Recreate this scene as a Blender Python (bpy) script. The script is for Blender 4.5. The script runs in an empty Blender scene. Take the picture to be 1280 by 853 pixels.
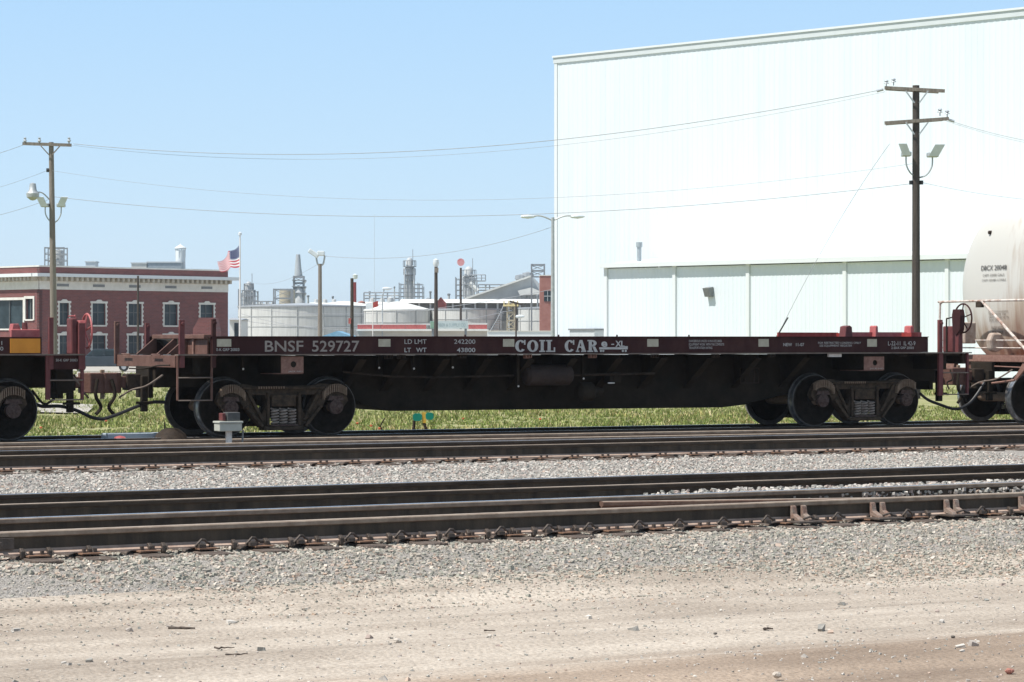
import bpy, bmesh, math, random
import numpy as np
from mathutils import Vector, Matrix
R = math.radians
random.seed(7); rng = np.random.default_rng(7)
scene = bpy.context.scene
C = scene.collection

# ------------------------------------------------------------------ camera, sky, sun
F = 3260.0; HY = 424.0; ZC = 1.73           # focal length in photo pixels, horizon row, eye height
cam_d = bpy.data.cameras.new('camera'); cam = bpy.data.objects.new('camera', cam_d); C.objects.link(cam)
cam.location = (0, 0, ZC); cam.rotation_euler = (R(90), 0, 0)
cam_d.sensor_width = 36; cam_d.lens = F / 1280 * 36; cam_d.shift_y = -(426.5 - HY) / 1280
cam_d.clip_start = 0.5; cam_d.clip_end = 12000
scene.camera = cam
SUN = Vector((-.90, -.435, 0)).normalized(); EL = R(60)
SUN = Vector((SUN.x * math.cos(EL), SUN.y * math.cos(EL), math.sin(EL)))
w = bpy.data.worlds.new('World'); scene.world = w; w.use_nodes = True
nt = w.node_tree; nt.nodes.clear()
sky = nt.nodes.new('ShaderNodeTexSky'); sky.sky_type = 'NISHITA'; sky.sun_disc = False
sky.sun_elevation = EL; sky.sun_rotation = math.atan2(SUN.x, SUN.y) % (2 * math.pi)
sky.altitude = 0; sky.air_density = 1.0; sky.dust_density = 0.25; sky.ozone_density = 2.5
bg = nt.nodes.new('ShaderNodeBackground'); bg.inputs[1].default_value = 0.092
ow = nt.nodes.new('ShaderNodeOutputWorld')
wt = nt.nodes.new('ShaderNodeTexCoord'); wz = nt.nodes.new('ShaderNodeSeparateXYZ'); nt.links.new(wt.outputs['Generated'], wz.inputs[0])
gr = nt.nodes.new('ShaderNodeValToRGB'); ge = gr.color_ramp.elements       # clear summer sky, paler towards the horizon
ge[0].position = 0; ge[0].color = (.555, .70, .835, 1); ge[1].position = 1; ge[1].color = (.25, .30, .38, 1)
for p_, c_ in ((.06, (.47, .655, .84, 1)), (.13, (.385, .60, .845, 1)), (.4, (.30, .39, .50, 1))):
    q_ = ge.new(p_); q_.color = c_
nt.links.new(wz.outputs[2], gr.inputs[0])
gm = nt.nodes.new('ShaderNodeVectorMath'); gm.operation = 'SCALE'; gm.inputs['Scale'].default_value = 1 / .092; nt.links.new(gr.outputs[0], gm.inputs[0])
wm = nt.nodes.new('ShaderNodeMix'); wm.data_type = 'RGBA'; wm.inputs[0].default_value = .82; nt.links.new(sky.outputs[0], wm.inputs[6]); nt.links.new(gm.outputs[0], wm.inputs[7])
nt.links.new(wm.outputs[2], bg.inputs[0]); nt.links.new(bg.outputs[0], ow.inputs[0])
sd = bpy.data.lights.new('sun', 'SUN'); sd.energy = 4.6; sd.angle = R(.53); sd.color = (1, .965, .91)
so = bpy.data.objects.new('sun', sd); C.objects.link(so); so.rotation_euler = (-SUN).to_track_quat('-Z', 'Y').to_euler()
so.location = SUN * 50
vs = scene.view_settings; vs.view_transform = 'Standard'; vs.look = 'None'; vs.gamma = 1; vs.exposure = 0.35

# ------------------------------------------------------------------ materials
MATS = {}
def M(name, col, rough=.7, col2=None, scale=3.0, bump=0, metal=0, island=0, stretch=None, detail=6, bscale=None, spec=None, lo=.35, hi=.65):
    """procedural material: two colours mixed by world-space noise, optional bump, optional per-piece value shift"""
    if name in MATS: return MATS[name]
    m = bpy.data.materials.new(name); m.use_nodes = True; n = m.node_tree.nodes; l = m.node_tree.links
    b = n['Principled BSDF']; b.inputs['Roughness'].default_value = rough; b.inputs['Metallic'].default_value = metal
    if spec is not None: b.inputs['Specular IOR Level'].default_value = spec
    g = n.new('ShaderNodeNewGeometry'); mp = n.new('ShaderNodeMapping'); l.new(g.outputs['Position'], mp.inputs[0])
    if stretch: mp.inputs['Scale'].default_value = stretch
    no = n.new('ShaderNodeTexNoise'); no.inputs['Scale'].default_value = scale; no.inputs['Detail'].default_value = detail
    no.inputs['Roughness'].default_value = .65
    l.new(mp.outputs[0], no.inputs['Vector'])
    rp = n.new('ShaderNodeValToRGB'); rp.color_ramp.elements[0].position = lo; rp.color_ramp.elements[1].position = hi
    c2 = col2 if col2 else tuple(min(1, c * 1.25) for c in col)
    rp.color_ramp.elements[0].color = (*col, 1); rp.color_ramp.elements[1].color = (*c2, 1)
    l.new(no.outputs['Fac'], rp.inputs[0]); out = rp.outputs[0]
    if island:
        h = n.new('ShaderNodeHueSaturation'); mr = n.new('ShaderNodeMapRange')
        l.new(g.outputs['Random Per Island'], mr.inputs[0]); mr.inputs[3].default_value = 1 - island; mr.inputs[4].default_value = 1 + island
        l.new(mr.outputs[0], h.inputs['Value']); l.new(out, h.inputs['Color']); out = h.outputs[0]
    l.new(out, b.inputs['Base Color'])
    if bump:
        n2 = n.new('ShaderNodeTexNoise'); n2.inputs['Scale'].default_value = bscale or scale * 6; n2.inputs['Detail'].default_value = 8
        l.new(g.outputs['Position'], n2.inputs['Vector'])
        bp = n.new('ShaderNodeBump'); bp.inputs['Strength'].default_value = bump; bp.inputs['Distance'].default_value = .05
        l.new(n2.outputs['Fac'], bp.inputs['Height']); l.new(bp.outputs[0], b.inputs['Normal'])
    MATS[name] = m; return m
def MR(name, stops, rough=.9, scale=3, bump=0):
    """material whose pieces (mesh islands) each take a colour from a ramp"""
    m = bpy.data.materials.new(name); m.use_nodes = True; n = m.node_tree.nodes; l = m.node_tree.links
    b = n['Principled BSDF']; b.inputs['Roughness'].default_value = rough; b.inputs['Specular IOR Level'].default_value = .25
    g = n.new('ShaderNodeNewGeometry'); rp = n.new('ShaderNodeValToRGB'); rp.color_ramp.interpolation = 'CONSTANT'
    e = rp.color_ramp.elements
    for i, (p, c) in enumerate(stops):
        if i < 2: e[i].position = p; e[i].color = (*c, 1)
        else: q = e.new(p); q.color = (*c, 1)
    l.new(g.outputs['Random Per Island'], rp.inputs[0])
    no = n.new('ShaderNodeTexNoise'); no.inputs['Scale'].default_value = scale; l.new(g.outputs['Position'], no.inputs['Vector'])
    mx = n.new('ShaderNodeHueSaturation'); mr = n.new('ShaderNodeMapRange'); mr.inputs[3].default_value = .6; mr.inputs[4].default_value = 1.4
    l.new(no.outputs['Fac'], mr.inputs[0]); l.new(mr.outputs[0], mx.inputs['Value']); l.new(rp.outputs[0], mx.inputs['Color'])
    l.new(mx.outputs[0], b.inputs['Base Color']); MATS[name] = m; return m

maroon = M('maroon_paint', (.040, .0125, .0125), .7, (.085, .036, .029), 2.2, .12, spec=.2, stretch=(1, 1, .35), lo=.42, hi=.85)
maroon_b = M('faded_maroon_paint', (.10, .024, .024), .65, (.17, .045, .042), 4, .1)
brown = M('brown_weathered_paint', (.11, .048, .034), .7, (.17, .085, .062), 5, .2)
brown_d = M('dark_grimy_steel', (.022, .016, .012), .75, (.055, .038, .027), 6, .3, spec=.2)
under = M('underframe_grime', (.017, .0135, .010), .85, (.036, .027, .019), 2, .2, spec=.15)
rustpink = M('bare_rusty_steel', (.20, .10, .075), .75, (.30, .17, .13), 18, .2)
truckm = M('truck_cast_steel', (.038, .029, .021), .85, (.10, .07, .048), 12, .35, spec=.2)
truckr = M('truck_rust_ridges', (.22, .15, .10), .85, (.34, .25, .18), 20, .3)
wheelm = M('wheel_plate_steel', (.013, .011, .009), .9, (.028, .022, .018), 9, .2, spec=.1)
rimm = M('wheel_rim_steel', (.07, .062, .055), .6, (.14, .13, .12), 10, .1, metal=.2)
treadm = M('wheel_tread_polish', (.22, .24, .26), .3, (.45, .46, .48), 10, 0, metal=.8)
redbear = M('bearing_cap_red', (.05, .022, .019), .8, (.12, .085, .07), 25, .3)
flangem = M('sill_flange_sunlit', (.13, .095, .075), .8, (.2, .16, .13), 6, .1)  # paler than the sill, light from above put into the colour
white_let = M('white_lettering', (.40, .39, .37), .8, (.56, .55, .52), 9, lo=.3, hi=.6)
cream_let = M('cream_lettering', (.27, .235, .205), .7, (.36, .31, .27), 20)
cream_sq = M('cream_reflector', (.42, .38, .28), .6, (.52, .48, .37), 12)
orange = M('orange_reflector_panel', (.62, .23, .012), .55, (.72, .28, .02), 5)
black = M('black_rubber', (.008, .008, .009), .5, (.02, .02, .021), 8)
white_steel = M('white_painted_steel', (.62, .58, .54), .5, (.75, .72, .69), 9)
hole = M('dark_opening', (.004, .004, .004), .9)
redp = M('bright_red_paint', (.26, .025, .02), .6, (.38, .06, .05), 10)
pinkred = M('sun_faded_red_paint', (.38, .085, .085), .6, (.48, .14, .13), 9, .1)

# rails
r_shine = M('polished_rail_top', (.42, .46, .52), .22, (.62, .64, .7), 2, 0, metal=.75, stretch=(1, 1, 1))
r_brown = M('rusty_rail_top', (.26, .20, .155), .7, (.38, .31, .25), 5, .1)
r_side = M('rail_head_side', (.20, .145, .105), .75, (.32, .25, .19), 7, .15)
r_sided = M('dark_rail_side', (.034, .024, .016), .85, (.07, .05, .034), 4, .15)  # darker brown than the tan head sides
r_web = M('rail_web', (.030, .024, .017), .85, (.08, .06, .042), 5, .15, stretch=(1, 1, .12))
r_base = M('rail_base_rust', (.32, .22, .17), .85, (.45, .34, .27), 9, .2)
r_red = M('switch_point_rust_red', (.10, .048, .034), .85, (.18, .115, .08), 5, .15)
tie_m = M('timber_tie', (.07, .05, .038), .9, (.17, .13, .105), 9, .6, stretch=(1, 1, 1), island=.2)
clip_m = M('clip_steel', (.06, .045, .035), .6, (.11, .085, .07), 12, .2, metal=.2)
plate_m = M('tie_plate_rust', (.16, .085, .05), .85, (.28, .16, .10), 14, .3)
brace_m = M('rail_brace_rust', (.22, .12, .085), .8, (.28, .23, .19), 12, .3)

# setting
dirt = M('dirt_road', (.39, .338, .280), .95, (.52, .465, .395), 1.1, .55, bscale=22, stretch=(.55, .8, 1), detail=12, lo=.3, hi=.7)
ballast_m = M('ballast_bed', (.24, .215, .185), .95, (.48, .44, .395), 30, 1.0, bscale=45, detail=10)
grass_g = M('grassy_soil', (.20, .22, .06), .95, (.34, .31, .16), 1.2, .6, bscale=12)
stone_m = MR('ballast_stone', [(0, (0.420, 0.372, 0.331)), (.14, (0.325, 0.318, 0.286)), (.28, (0.516, 0.479, 0.428)), (.44, (0.379, 0.305, 0.267)), (.54, (0.461, 0.426, 0.383)),
                               (.70, (0.277, 0.262, 0.235)), (.78, (0.557, 0.513, 0.454)), (.88, (0.366, 0.349, 0.306)), (.95, (0.461, 0.352, 0.280))], .92, 14)
stone_t = MR('ballast_stone_fresh', [(0, (0.413, 0.363, 0.303)), (.16, (0.327, 0.318, 0.268)), (.34, (0.471, 0.418, 0.350)), (.48, (0.428, 0.332, 0.271)), (.58, (0.349, 0.336, 0.280)),
                               (.72, (0.277, 0.257, 0.220)), (.80, (0.543, 0.483, 0.411)), (.88, (0.385, 0.349, 0.296)), (.95, (0.485, 0.366, 0.277))], .92, 14)
grass_m = MR('grass_blade', [(0, (.14, .18, .045)), (.2, (.22, .25, .07)), (.42, (.28, .31, .10)), (.62, (.36, .37, .15)), (.80, (.46, .39, .21)), (.93, (.09, .12, .035))], .8, .7)
grass_dry = MR('dry_grass_blade', [(0, (.42, .34, .16)), (.3, (.36, .32, .12)), (.5, (.22, .24, .07)), (.7, (.50, .42, .24)), (.88, (.15, .18, .05))], .85, .7)

# ------------------------------------------------------------------ mesh builder
class MB:
    def __init__(s): s.v = []; s.f = []; s.m = []
    def add(s, vs, fs, mi=0):
        k = len(s.v); s.v += [tuple(p) for p in vs]; s.f += [tuple(i + k for i in f) for f in fs]; s.m += [mi] * len(fs); return s
    def box(s, x0, x1, y0, y1, z0, z1, mi=0):
        if x0 > x1: x0, x1 = x1, x0
        if y0 > y1: y0, y1 = y1, y0
        if z0 > z1: z0, z1 = z1, z0
        return s.add([(x0,y0,z0),(x1,y0,z0),(x1,y1,z0),(x0,y1,z0),(x0,y0,z1),(x1,y0,z1),(x1,y1,z1),(x0,y1,z1)],
                     [(3,2,1,0),(4,5,6,7),(0,1,5,4),(1,2,6,5),(2,3,7,6),(3,0,4,7)], mi)
    def bar(s, p, q, a, b=None, mi=0):
        """rectangular bar from p to q, a wide (horizontal), b tall"""
        b = b or a; p = Vector(p); q = Vector(q); d = (q - p).normalized()
        u = d.cross(Vector((0, 0, 1)));
        if u.length < .01: u = Vector((1, 0, 0))
        u.normalize(); v = u.cross(d).normalized(); vs = []
        for c in (p, q):
            for i, j in ((-1,-1),(1,-1),(1,1),(-1,1)): vs.append(c + u * (a / 2 * i) + v * (b / 2 * j))
        return s.add(vs, [(0,1,2,3),(7,6,5,4),(0,4,5,1),(1,5,6,2),(2,6,7,3),(3,7,4,0)], mi)
    def tube(s, pts, r, n=8, mi=0, cap=True):
        pts = [Vector(p) for p in pts]; N = len(pts); rs = r if isinstance(r, (list, tuple)) else [r] * N
        vs = []; ref = None
        for i, p in enumerate(pts):
            d = (pts[min(i + 1, N - 1)] - pts[max(i - 1, 0)]).normalized()
            if ref is None:
                ref = Vector((0, 0, 1)) if abs(d.z) < .9 else Vector((1, 0, 0))
            u = d.cross(ref).normalized(); v = u.cross(d).normalized(); ref = v
            for k in range(n):
                a = 2 * math.pi * k / n; vs.append(p + (u * math.cos(a) + v * math.sin(a)) * rs[i])
        fs = []
        for i in range(N - 1):
            for k in range(n):
                k2 = (k + 1) % n; fs.append((i*n+k, i*n+k2, (i+1)*n+k2, (i+1)*n+k))
        if cap: fs += [tuple(range(n))[::-1], tuple((N-1)*n + k for k in range(n))]
        return s.add(vs, fs, mi)
    def lathe(s, prof, c, axis='z', n=24, mi=0, mis=None):
        """prof: (radius, along) pairs turned about an axis through c"""
        vs = []; N = len(prof); c = Vector(c)
        for r_, h in prof:
            for k in range(n):
                a = 2 * math.pi * k / n; x, y = r_ * math.cos(a), r_ * math.sin(a)
                vs.append(c + (Vector((x, y, h)) if axis == 'z' else Vector((x, h, y)) if axis == 'y' else Vector((h, x, y))))
        for i in range(N - 1):
            fs = []
            for k in range(n):
                k2 = (k + 1) % n; fs.append((i*n+k, i*n+k2, (i+1)*n+k2, (i+1)*n+k))
            s.add([], [], 0); base = len(s.v)
            s.f += [tuple(j + base for j in f) for f in fs]; s.m += [mis[i] if mis else mi] * n
        s.v += [tuple(p) for p in vs]
        return s
    def prism(s, poly, y0, y1, mi=0, plane='xz'):
        n = len(poly); f = (lambda a, b, h: (a, h, b)) if plane == 'xz' else (lambda a, b, h: (h, a, b)) if plane == 'yz' else (lambda a, b, h: (a, b, h))
        vs = [f(a, b, y0) for a, b in poly] + [f(a, b, y1) for a, b in poly]
        fs = [tuple(range(n)), tuple(range(2*n-1, n-1, -1))] + [(i, (i+1) % n, (i+1) % n + n, i + n) for i in range(n)]
        return s.add(vs, fs, mi)
    def holed(s, outer, holes, y0, y1, mi=0):
        bm = bmesh.new(); es = []
        for loop in [outer] + holes:
            vv = [bm.verts.new((a, 0, b)) for a, b in loop]
            es += [bm.edges.new((vv[i], vv[(i+1) % len(vv)])) for i in range(len(vv))]
        bmesh.ops.triangle_fill(bm, use_beauty=True, use_dissolve=False, edges=es)
        bm.verts.index_update()
        V = [(v.co.x, v.co.z) for v in bm.verts]; T = [tuple(v.index for v in f.verts) for f in bm.faces]; n = len(V)
        s.add([(a, y0, b) for a, b in V] + [(a, y1, b) for a, b in V], T + [tuple(i + n for i in t)[::-1] for t in T], mi)
        k0 = 0
        for loop in [outer] + holes:
            m_ = len(loop); s.add([(a, y0, b) for a, b in loop] + [(a, y1, b) for a, b in loop],
                                  [(i, (i+1) % m_, (i+1) % m_ + m_, i + m_) for i in range(m_)], mi)
        bm.free(); return s
    def build(s, name, mats, parent=None, smooth=False, bevel=0, kind=None, label=None):
        me = bpy.data.meshes.new(name); me.from_pydata(s.v, [], s.f)
        if not isinstance(mats, (list, tuple)): mats = [mats]
        for m_ in mats: me.materials.append(m_)
        me.polygons.foreach_set('material_index', s.m)
        bm = bmesh.new(); bm.from_mesh(me); bmesh.ops.recalc_face_normals(bm, faces=bm.faces); bm.to_mesh(me); bm.free()
        if smooth:
            me.polygons.foreach_set('use_smooth', [True] * len(me.polygons)); me.set_sharp_from_angle(angle=R(38))
        o = bpy.data.objects.new(name, me); C.objects.link(o)
        if parent: o.parent = parent
        if bevel:
            b = o.modifiers.new('bevel', 'BEVEL'); b.width = bevel; b.segments = 2; b.limit_method = 'ANGLE'; b.angle_limit = R(40)
        if kind: o['kind'] = kind
        if label: o['label'] = label
        return o
def tag(o, label, cat, group=None):
    o['label'] = label; o['category'] = cat
    if group: o['group'] = group
    return o
def empty(name, loc, rz=0, label=None, cat=None, group=None):
    o = bpy.data.objects.new(name, None); C.objects.link(o); o.location = loc; o.rotation_euler = (0, 0, rz); o.empty_display_size = .3
    if label: tag(o, label, cat, group)
    return o
def copy_tree(o, parent=None):
    c = o.copy(); C.objects.link(c); c.parent = parent
    for ch in list(o.children): copy_tree(ch, c)
    return c
def P(px, Y, py=None):
    return Vector(((px - 640) / F * Y, Y, ZC - ((py if py is not None else HY) - HY) / F * Y))
def gy(py, z): return F * (ZC - z) / (py - HY)          # depth of a point at height z seen on row py
class Fr:
    """vertical-plane frame: x along the direction, y away from the eye, base height zb"""
    def __init__(s, ox, oy, ang, zb=0): s.o = Vector((ox, oy)); s.a = ang; s.d = Vector((math.cos(ang), math.sin(ang))); s.n = Vector((-math.sin(ang), math.cos(ang))); s.zb = zb
    def x(s, px, l=0):
        k = (px - 640) / F; o = s.o + s.n * l; return (k * o.y - o.x) / (s.d.x - k * s.d.y)
    def z(s, px, py, l=0):
        Y = (s.o + s.n * l + s.d * s.x(px, l)).y; return ZC - (py - HY) / F * Y - s.zb
    def w(s, x, l=0, z=0): p = s.o + s.d * x + s.n * l; return Vector((p.x, p.y, z + s.zb))
    def root(s, name, x=0, l=0, label=None, cat=None, group=None): return empty(name, s.w(x, l), s.a, label, cat, group)

def text(body, x0, x1, z0, z1, y, mat, parent, name='lettering', offset=0, thick=.004):
    cu = bpy.data.curves.new('t', 'FONT'); cu.body = body; cu.offset = offset; cu.resolution_u = 3; cu.extrude = .0
    o = bpy.data.objects.new('t', cu); C.objects.link(o)
    dg = bpy.context.evaluated_depsgraph_get(); me = bpy.data.meshes.new_from_object(o.evaluated_get(dg))
    bpy.data.objects.remove(o); bpy.data.curves.remove(cu)
    n = len(me.vertices); co = np.empty(n * 3); me.vertices.foreach_get('co', co); co = co.reshape(-1, 3)
    a, b = co.min(0), co.max(0); out = np.zeros_like(co)
    out[:, 0] = x0 + (co[:, 0] - a[0]) / (b[0] - a[0]) * (x1 - x0); out[:, 2] = z0 + (co[:, 1] - a[1]) / (b[1] - a[1]) * (z1 - z0)
    out[:, 1] = y - thick
    me.vertices.foreach_set('co', out.ravel()); me.materials.clear(); me.materials.append(mat); me.update()
    me.name = name; t = bpy.data.objects.new(name, me); C.objects.link(t); t.parent = parent; return t

# ------------------------------------------------------------------ frames of the place
TH = R(26.5)
_n = Vector((-math.sin(TH), math.cos(TH))); W2 = P(415, gy(543.6, .19)); _o = Vector((W2.x, W2.y)) + _n * .82
TR = Fr(_o.x, _o.y, TH, .19)                       # the train: y = 0 is the track centre, z = 0 the rail head
def track_frame(ya, yb):
    a = P(0, gy(ya, .19)); b = P(1280, gy(yb, .19)); an = math.atan2(b.y - a.y, b.x - a.x); t = (0 - a.x) / (b.x - a.x)
    o = a.lerp(b, t); return Fr(o.x, o.y, an, 0)
T1 = track_frame(664.8, 615.2)                     # nearest rail of each track
T2 = track_frame(630.5, 590.0)
T3 = track_frame(569.8, 543.2)
T4 = track_frame(558.6, 536.6)
G = Fr(T1.o.x, T1.o.y, R(28.7), 0)

# ------------------------------------------------------------------ ground
def strip(name, prof, mat, x0=-70, x1=90, nx=200, kind='structure', amp=0, far=False):
    nl = len(prof); xs = np.linspace(x0, x1, nx); V = []; Fc = []
    for i, x in enumerate(xs):
        for l, z in prof:
            p = G.w(x, l); zz = z + (amp * (math.sin(x * .7 + l * 2.1) * .5 + math.sin(x * .23 - l * 1.3)) if amp and -60 < l < 60 else 0)
            V.append((p.x, p.y, zz))
    for i in range(nx - 1):
        for j in range(nl - 1): Fc.append((i*nl+j, (i+1)*nl+j, (i+1)*nl+j+1, i*nl+j+1))
    mb = MB().add(V, Fc); o = mb.build(name, mat, kind=kind, smooth=True); return o
LB = -1.55
road_prof = [(-60, -.36), (-30, -.35), (-14, -.34), (-11, -.33)] + [(-10.5 + i * .25, -.325 + .014 * math.sin(i * .9) + .008 * math.sin(i * 2.3)) for i in range(33)] + [(-2.2, -.28), (LB, -.2)]
# material for the dirt road gets streaks running with the wheels
def dirt_streaks():
    n = dirt.node_tree.nodes; l = dirt.node_tree.links; b = n['Principled BSDF']
    g = n.new('ShaderNodeNewGeometry'); mp = n.new('ShaderNodeMapping'); mp.vector_type = 'TEXTURE'
    mp.inputs['Rotation'].default_value = (0, 0, R(28.7)); mp.inputs['Scale'].default_value = (7, .8, 1); l.new(g.outputs['Position'], mp.inputs[0])
    no = n.new('ShaderNodeTexNoise'); no.inputs['Scale'].default_value = 1.6; no.inputs['Detail'].default_value = 8; l.new(mp.outputs[0], no.inputs['Vector'])
    rp = n.new('ShaderNodeValToRGB'); rp.color_ramp.elements[0].position = .33; rp.color_ramp.elements[1].position = .64
    rp.color_ramp.elements[0].color = (.70, .655, .62, 1); rp.color_ramp.elements[1].color = (1.1, 1.08, 1.06, 1); l.new(no.outputs['Fac'], rp.inputs[0])
    mx = n.new('ShaderNodeMix'); mx.data_type = 'RGBA'; mx.blend_type = 'MULTIPLY'; mx.inputs[0].default_value = 1
    src = b.inputs['Base Color'].links[0].from_socket; l.new(src, mx.inputs[6]); l.new(rp.outputs[0], mx.inputs[7])
    # fine grit speckle
    n3 = n.new('ShaderNodeTexNoise'); n3.inputs['Scale'].default_value = 38; n3.inputs['Detail'].default_value = 6; l.new(g.outputs['Position'], n3.inputs['Vector'])
    r3 = n.new('ShaderNodeValToRGB'); r3.color_ramp.elements[0].position = .34; r3.color_ramp.elements[1].position = .6
    r3.color_ramp.elements[0].color = (.74, .72, .7, 1); r3.color_ramp.elements[1].color = (1.05, 1.05, 1.05, 1); l.new(n3.outputs['Fac'], r3.inputs[0])
    m2 = n.new('ShaderNodeMix'); m2.data_type = 'RGBA'; m2.blend_type = 'MULTIPLY'; m2.inputs[0].default_value = 1
    l.new(mx.outputs[2], m2.inputs[6]); l.new(r3.outputs[0], m2.inputs[7]); # darker brown soil where the wheels have worn the far edge of the road
    dp = n.new('ShaderNodeVectorMath'); dp.operation = 'DOT_PRODUCT'; dp.inputs[1].default_value = (G.n.x, G.n.y, 0); l.new(g.outputs['Position'], dp.inputs[0])
    c0_ = G.o.x * G.n.x + G.o.y * G.n.y; n4 = n.new('ShaderNodeMath'); n4.operation = 'MULTIPLY_ADD'; l.new(no.outputs['Fac'], n4.inputs[0]); n4.inputs[1].default_value = 1.6; l.new(dp.outputs['Value'], n4.inputs[2])
    m5 = n.new('ShaderNodeMapRange'); m5.inputs[1].default_value = c0_ - 5.6 + .8; m5.inputs[2].default_value = c0_ - 6.4 + .8; l.new(n4.outputs[0], m5.inputs[0])
    m6 = n.new('ShaderNodeMix'); m6.data_type = 'RGBA'; m6.blend_type = 'MULTIPLY'; m6.inputs[7].default_value = (.74, .66, .60, 1); l.new(m5.outputs[0], m6.inputs[0]); l.new(m2.outputs[2], m6.inputs[6]); l.new(m6.outputs[2], b.inputs['Base Color'])
dirt_streaks()
strip('dirt_road', road_prof, dirt)
ball_prof = [(LB, -.2), (-1.2, -.13), (-.8, -.05), (6.0, -.05), (6.6, -.09), (10.6, -.09), (11.4, -.05), (21.0, -.05), (22.2, -.2)]
strip('ballast_bed', ball_prof, ballast_m)
strip('ground', [(22.2, -.2), (25, -.24), (30, -.28), (45, -.4), (70, -.5), (150, -.5), (400, -.5), (5000, -.5)], grass_g, -4000, 6000, 180)
gravel_lot = M('pale_gravel_lot', (.33, .30, .25), .95, (.44, .41, .36), 2, .2)
a = [P(-150, 80), P(108, 74), P(120, 84), P(-150, 94)]
MB().add([(p.x, p.y, -.375 - .0025 * max(0, p.y - 84)) for p in a], [(0, 1, 2, 3)]).build('gravel_patch', gravel_lot, kind='structure')
lot = [P(-200, 150), P(2200, 150), P(2200, 420), P(-200, 420)]
MB().add([(p.x, p.y, -.49) for p in lot], [(0, 1, 2, 3)]).build('yard_pavement', gravel_lot, kind='structure')

def ground_z(l):
    pr = road_prof + ball_prof[1:] + [(25, -.24), (30, -.28), (45, -.4), (70, -.5), (5000, -.5)]
    return np.interp(l, [p[0] for p in pr], [p[1] for p in pr])
CUBE = np.array([(-1,-1,-1),(1,-1,-1),(1,1,-1),(-1,1,-1),(-1,-1,1),(1,-1,1),(1,1,1),(-1,1,1)], float)
CF = np.array([(3,2,1,0),(4,5,6,7),(0,1,5,4),(1,2,6,5),(2,3,7,6),(3,0,4,7)])
def stones(name, x, l, size, mat, label, sink=.15, cat='ballast'):
    n = len(x); co = G.o.x + x * G.d.x + l * G.n.x, G.o.y + x * G.d.y + l * G.n.y
    sc = size[:, None] * rng.uniform(.55, 1.25, (n, 3)) * .5; sc[:, 2] *= .8
    v = CUBE[None] * (1 + rng.uniform(-.42, .30, (n, 8, 3))) * sc[:, None, :]
    a = rng.uniform(0, 6.28, n); t = rng.uniform(-.6, .6, n); ca, sa = np.cos(a)[:, None], np.sin(a)[:, None]; ct, st = np.cos(t)[:, None], np.sin(t)[:, None]
    X, Y, Z = v[..., 0], v[..., 1] * ct - v[..., 2] * st, v[..., 1] * st + v[..., 2] * ct
    vx = X * ca - Y * sa + co[0][:, None]; vy = X * sa + Y * ca + co[1][:, None]
    vz = Z + (ground_z(l) + size * sink)[:, None]
    V = np.stack([vx, vy, vz], -1).reshape(-1, 3); Fa = (CF[None] + (np.arange(n) * 8)[:, None, None]).reshape(-1, 4)
    me = bpy.data.meshes.new(name); me.vertices.add(len(V)); me.vertices.foreach_set('co', V.ravel())
    me.loops.add(Fa.size); me.loops.foreach_set('vertex_index', Fa.ravel()); me.polygons.add(len(Fa)); me.polygons.foreach_set('loop_start', np.arange(len(Fa)) * 4)
    me.update(calc_edges=True); me.validate(); me.polygons.foreach_set('use_smooth', [False] * len(me.polygons)); me.materials.append(mat)
    o = bpy.data.objects.new(name, me); C.objects.link(o); o['kind'] = 'stuff'; tag(o, label, cat); return o
def field(n, x0, x1, l0, l1): return rng.uniform(x0, x1, n), rng.uniform(l0, l1, n)
# near shoulder, thinning out onto the dirt
x, l = field(80000, -8.5, 10.5, -4.6, .3)
edge = np.clip(-1.95 - .17 * x, -3.0, -1.05) + .18 * np.sin(x * .8 + 1) + .12 * np.sin(x * 2.3) + .06 * np.sin(x * 6.1)
keep = (l > edge) | (rng.random(len(x)) < .75 * np.exp((l - edge) * 2.0)); x, l, edge = x[keep], l[keep], edge[keep]
stones('ballast_stones', x, l, rng.uniform(.012, .031, len(x)) * np.where(l > edge, 1, .7) * (1 + .5 * (rng.random(len(x)) < .06)), stone_t, 'loose grey green ballast stones on the shoulder in front of the nearest rail', .05)
x, l = field(12000, -9, 13, .3, 5.9)
stones('ballast_stones', x, l, rng.uniform(.022, .045, len(x)), stone_m, 'pale ballast stones between the rails of the two nearest tracks')
x, l = field(9000, 3.0, 10.5, 1.62, 2.9); k = rng.random(len(x)) < np.clip((x - 3.0) / 1.5, 0, 1); x, l = x[k], l[k]
stones('ballast_stones', x, l, rng.uniform(.024, .042, len(x)), stone_m, 'heaped pale ballast between the nearest and second track at right', 4.3)
x, l = field(52000, -10, 15, 5.9, 12.6)
stones('ballast_stones', x, l, rng.uniform(.018, .040, len(x)), stone_m, 'pale ballast stones between the second and third track', .08)
x, l = field(9000, -14, 24, 12.6, 21.8)
stones('ballast_stones', x, l, rng.uniform(.035, .07, len(x)), stone_m, 'ballast stones around the track under the train')
x, l = field(5200, -8, 10, -8.5, -2.0)
stones('road_pebbles', x, l, rng.uniform(.006, .02, len(x)) * (1 + 2.0 * (rng.random(len(x)) < .025)), stone_m, 'small pebbles scattered over the dirt road', .1, 'pebbles')

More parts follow.
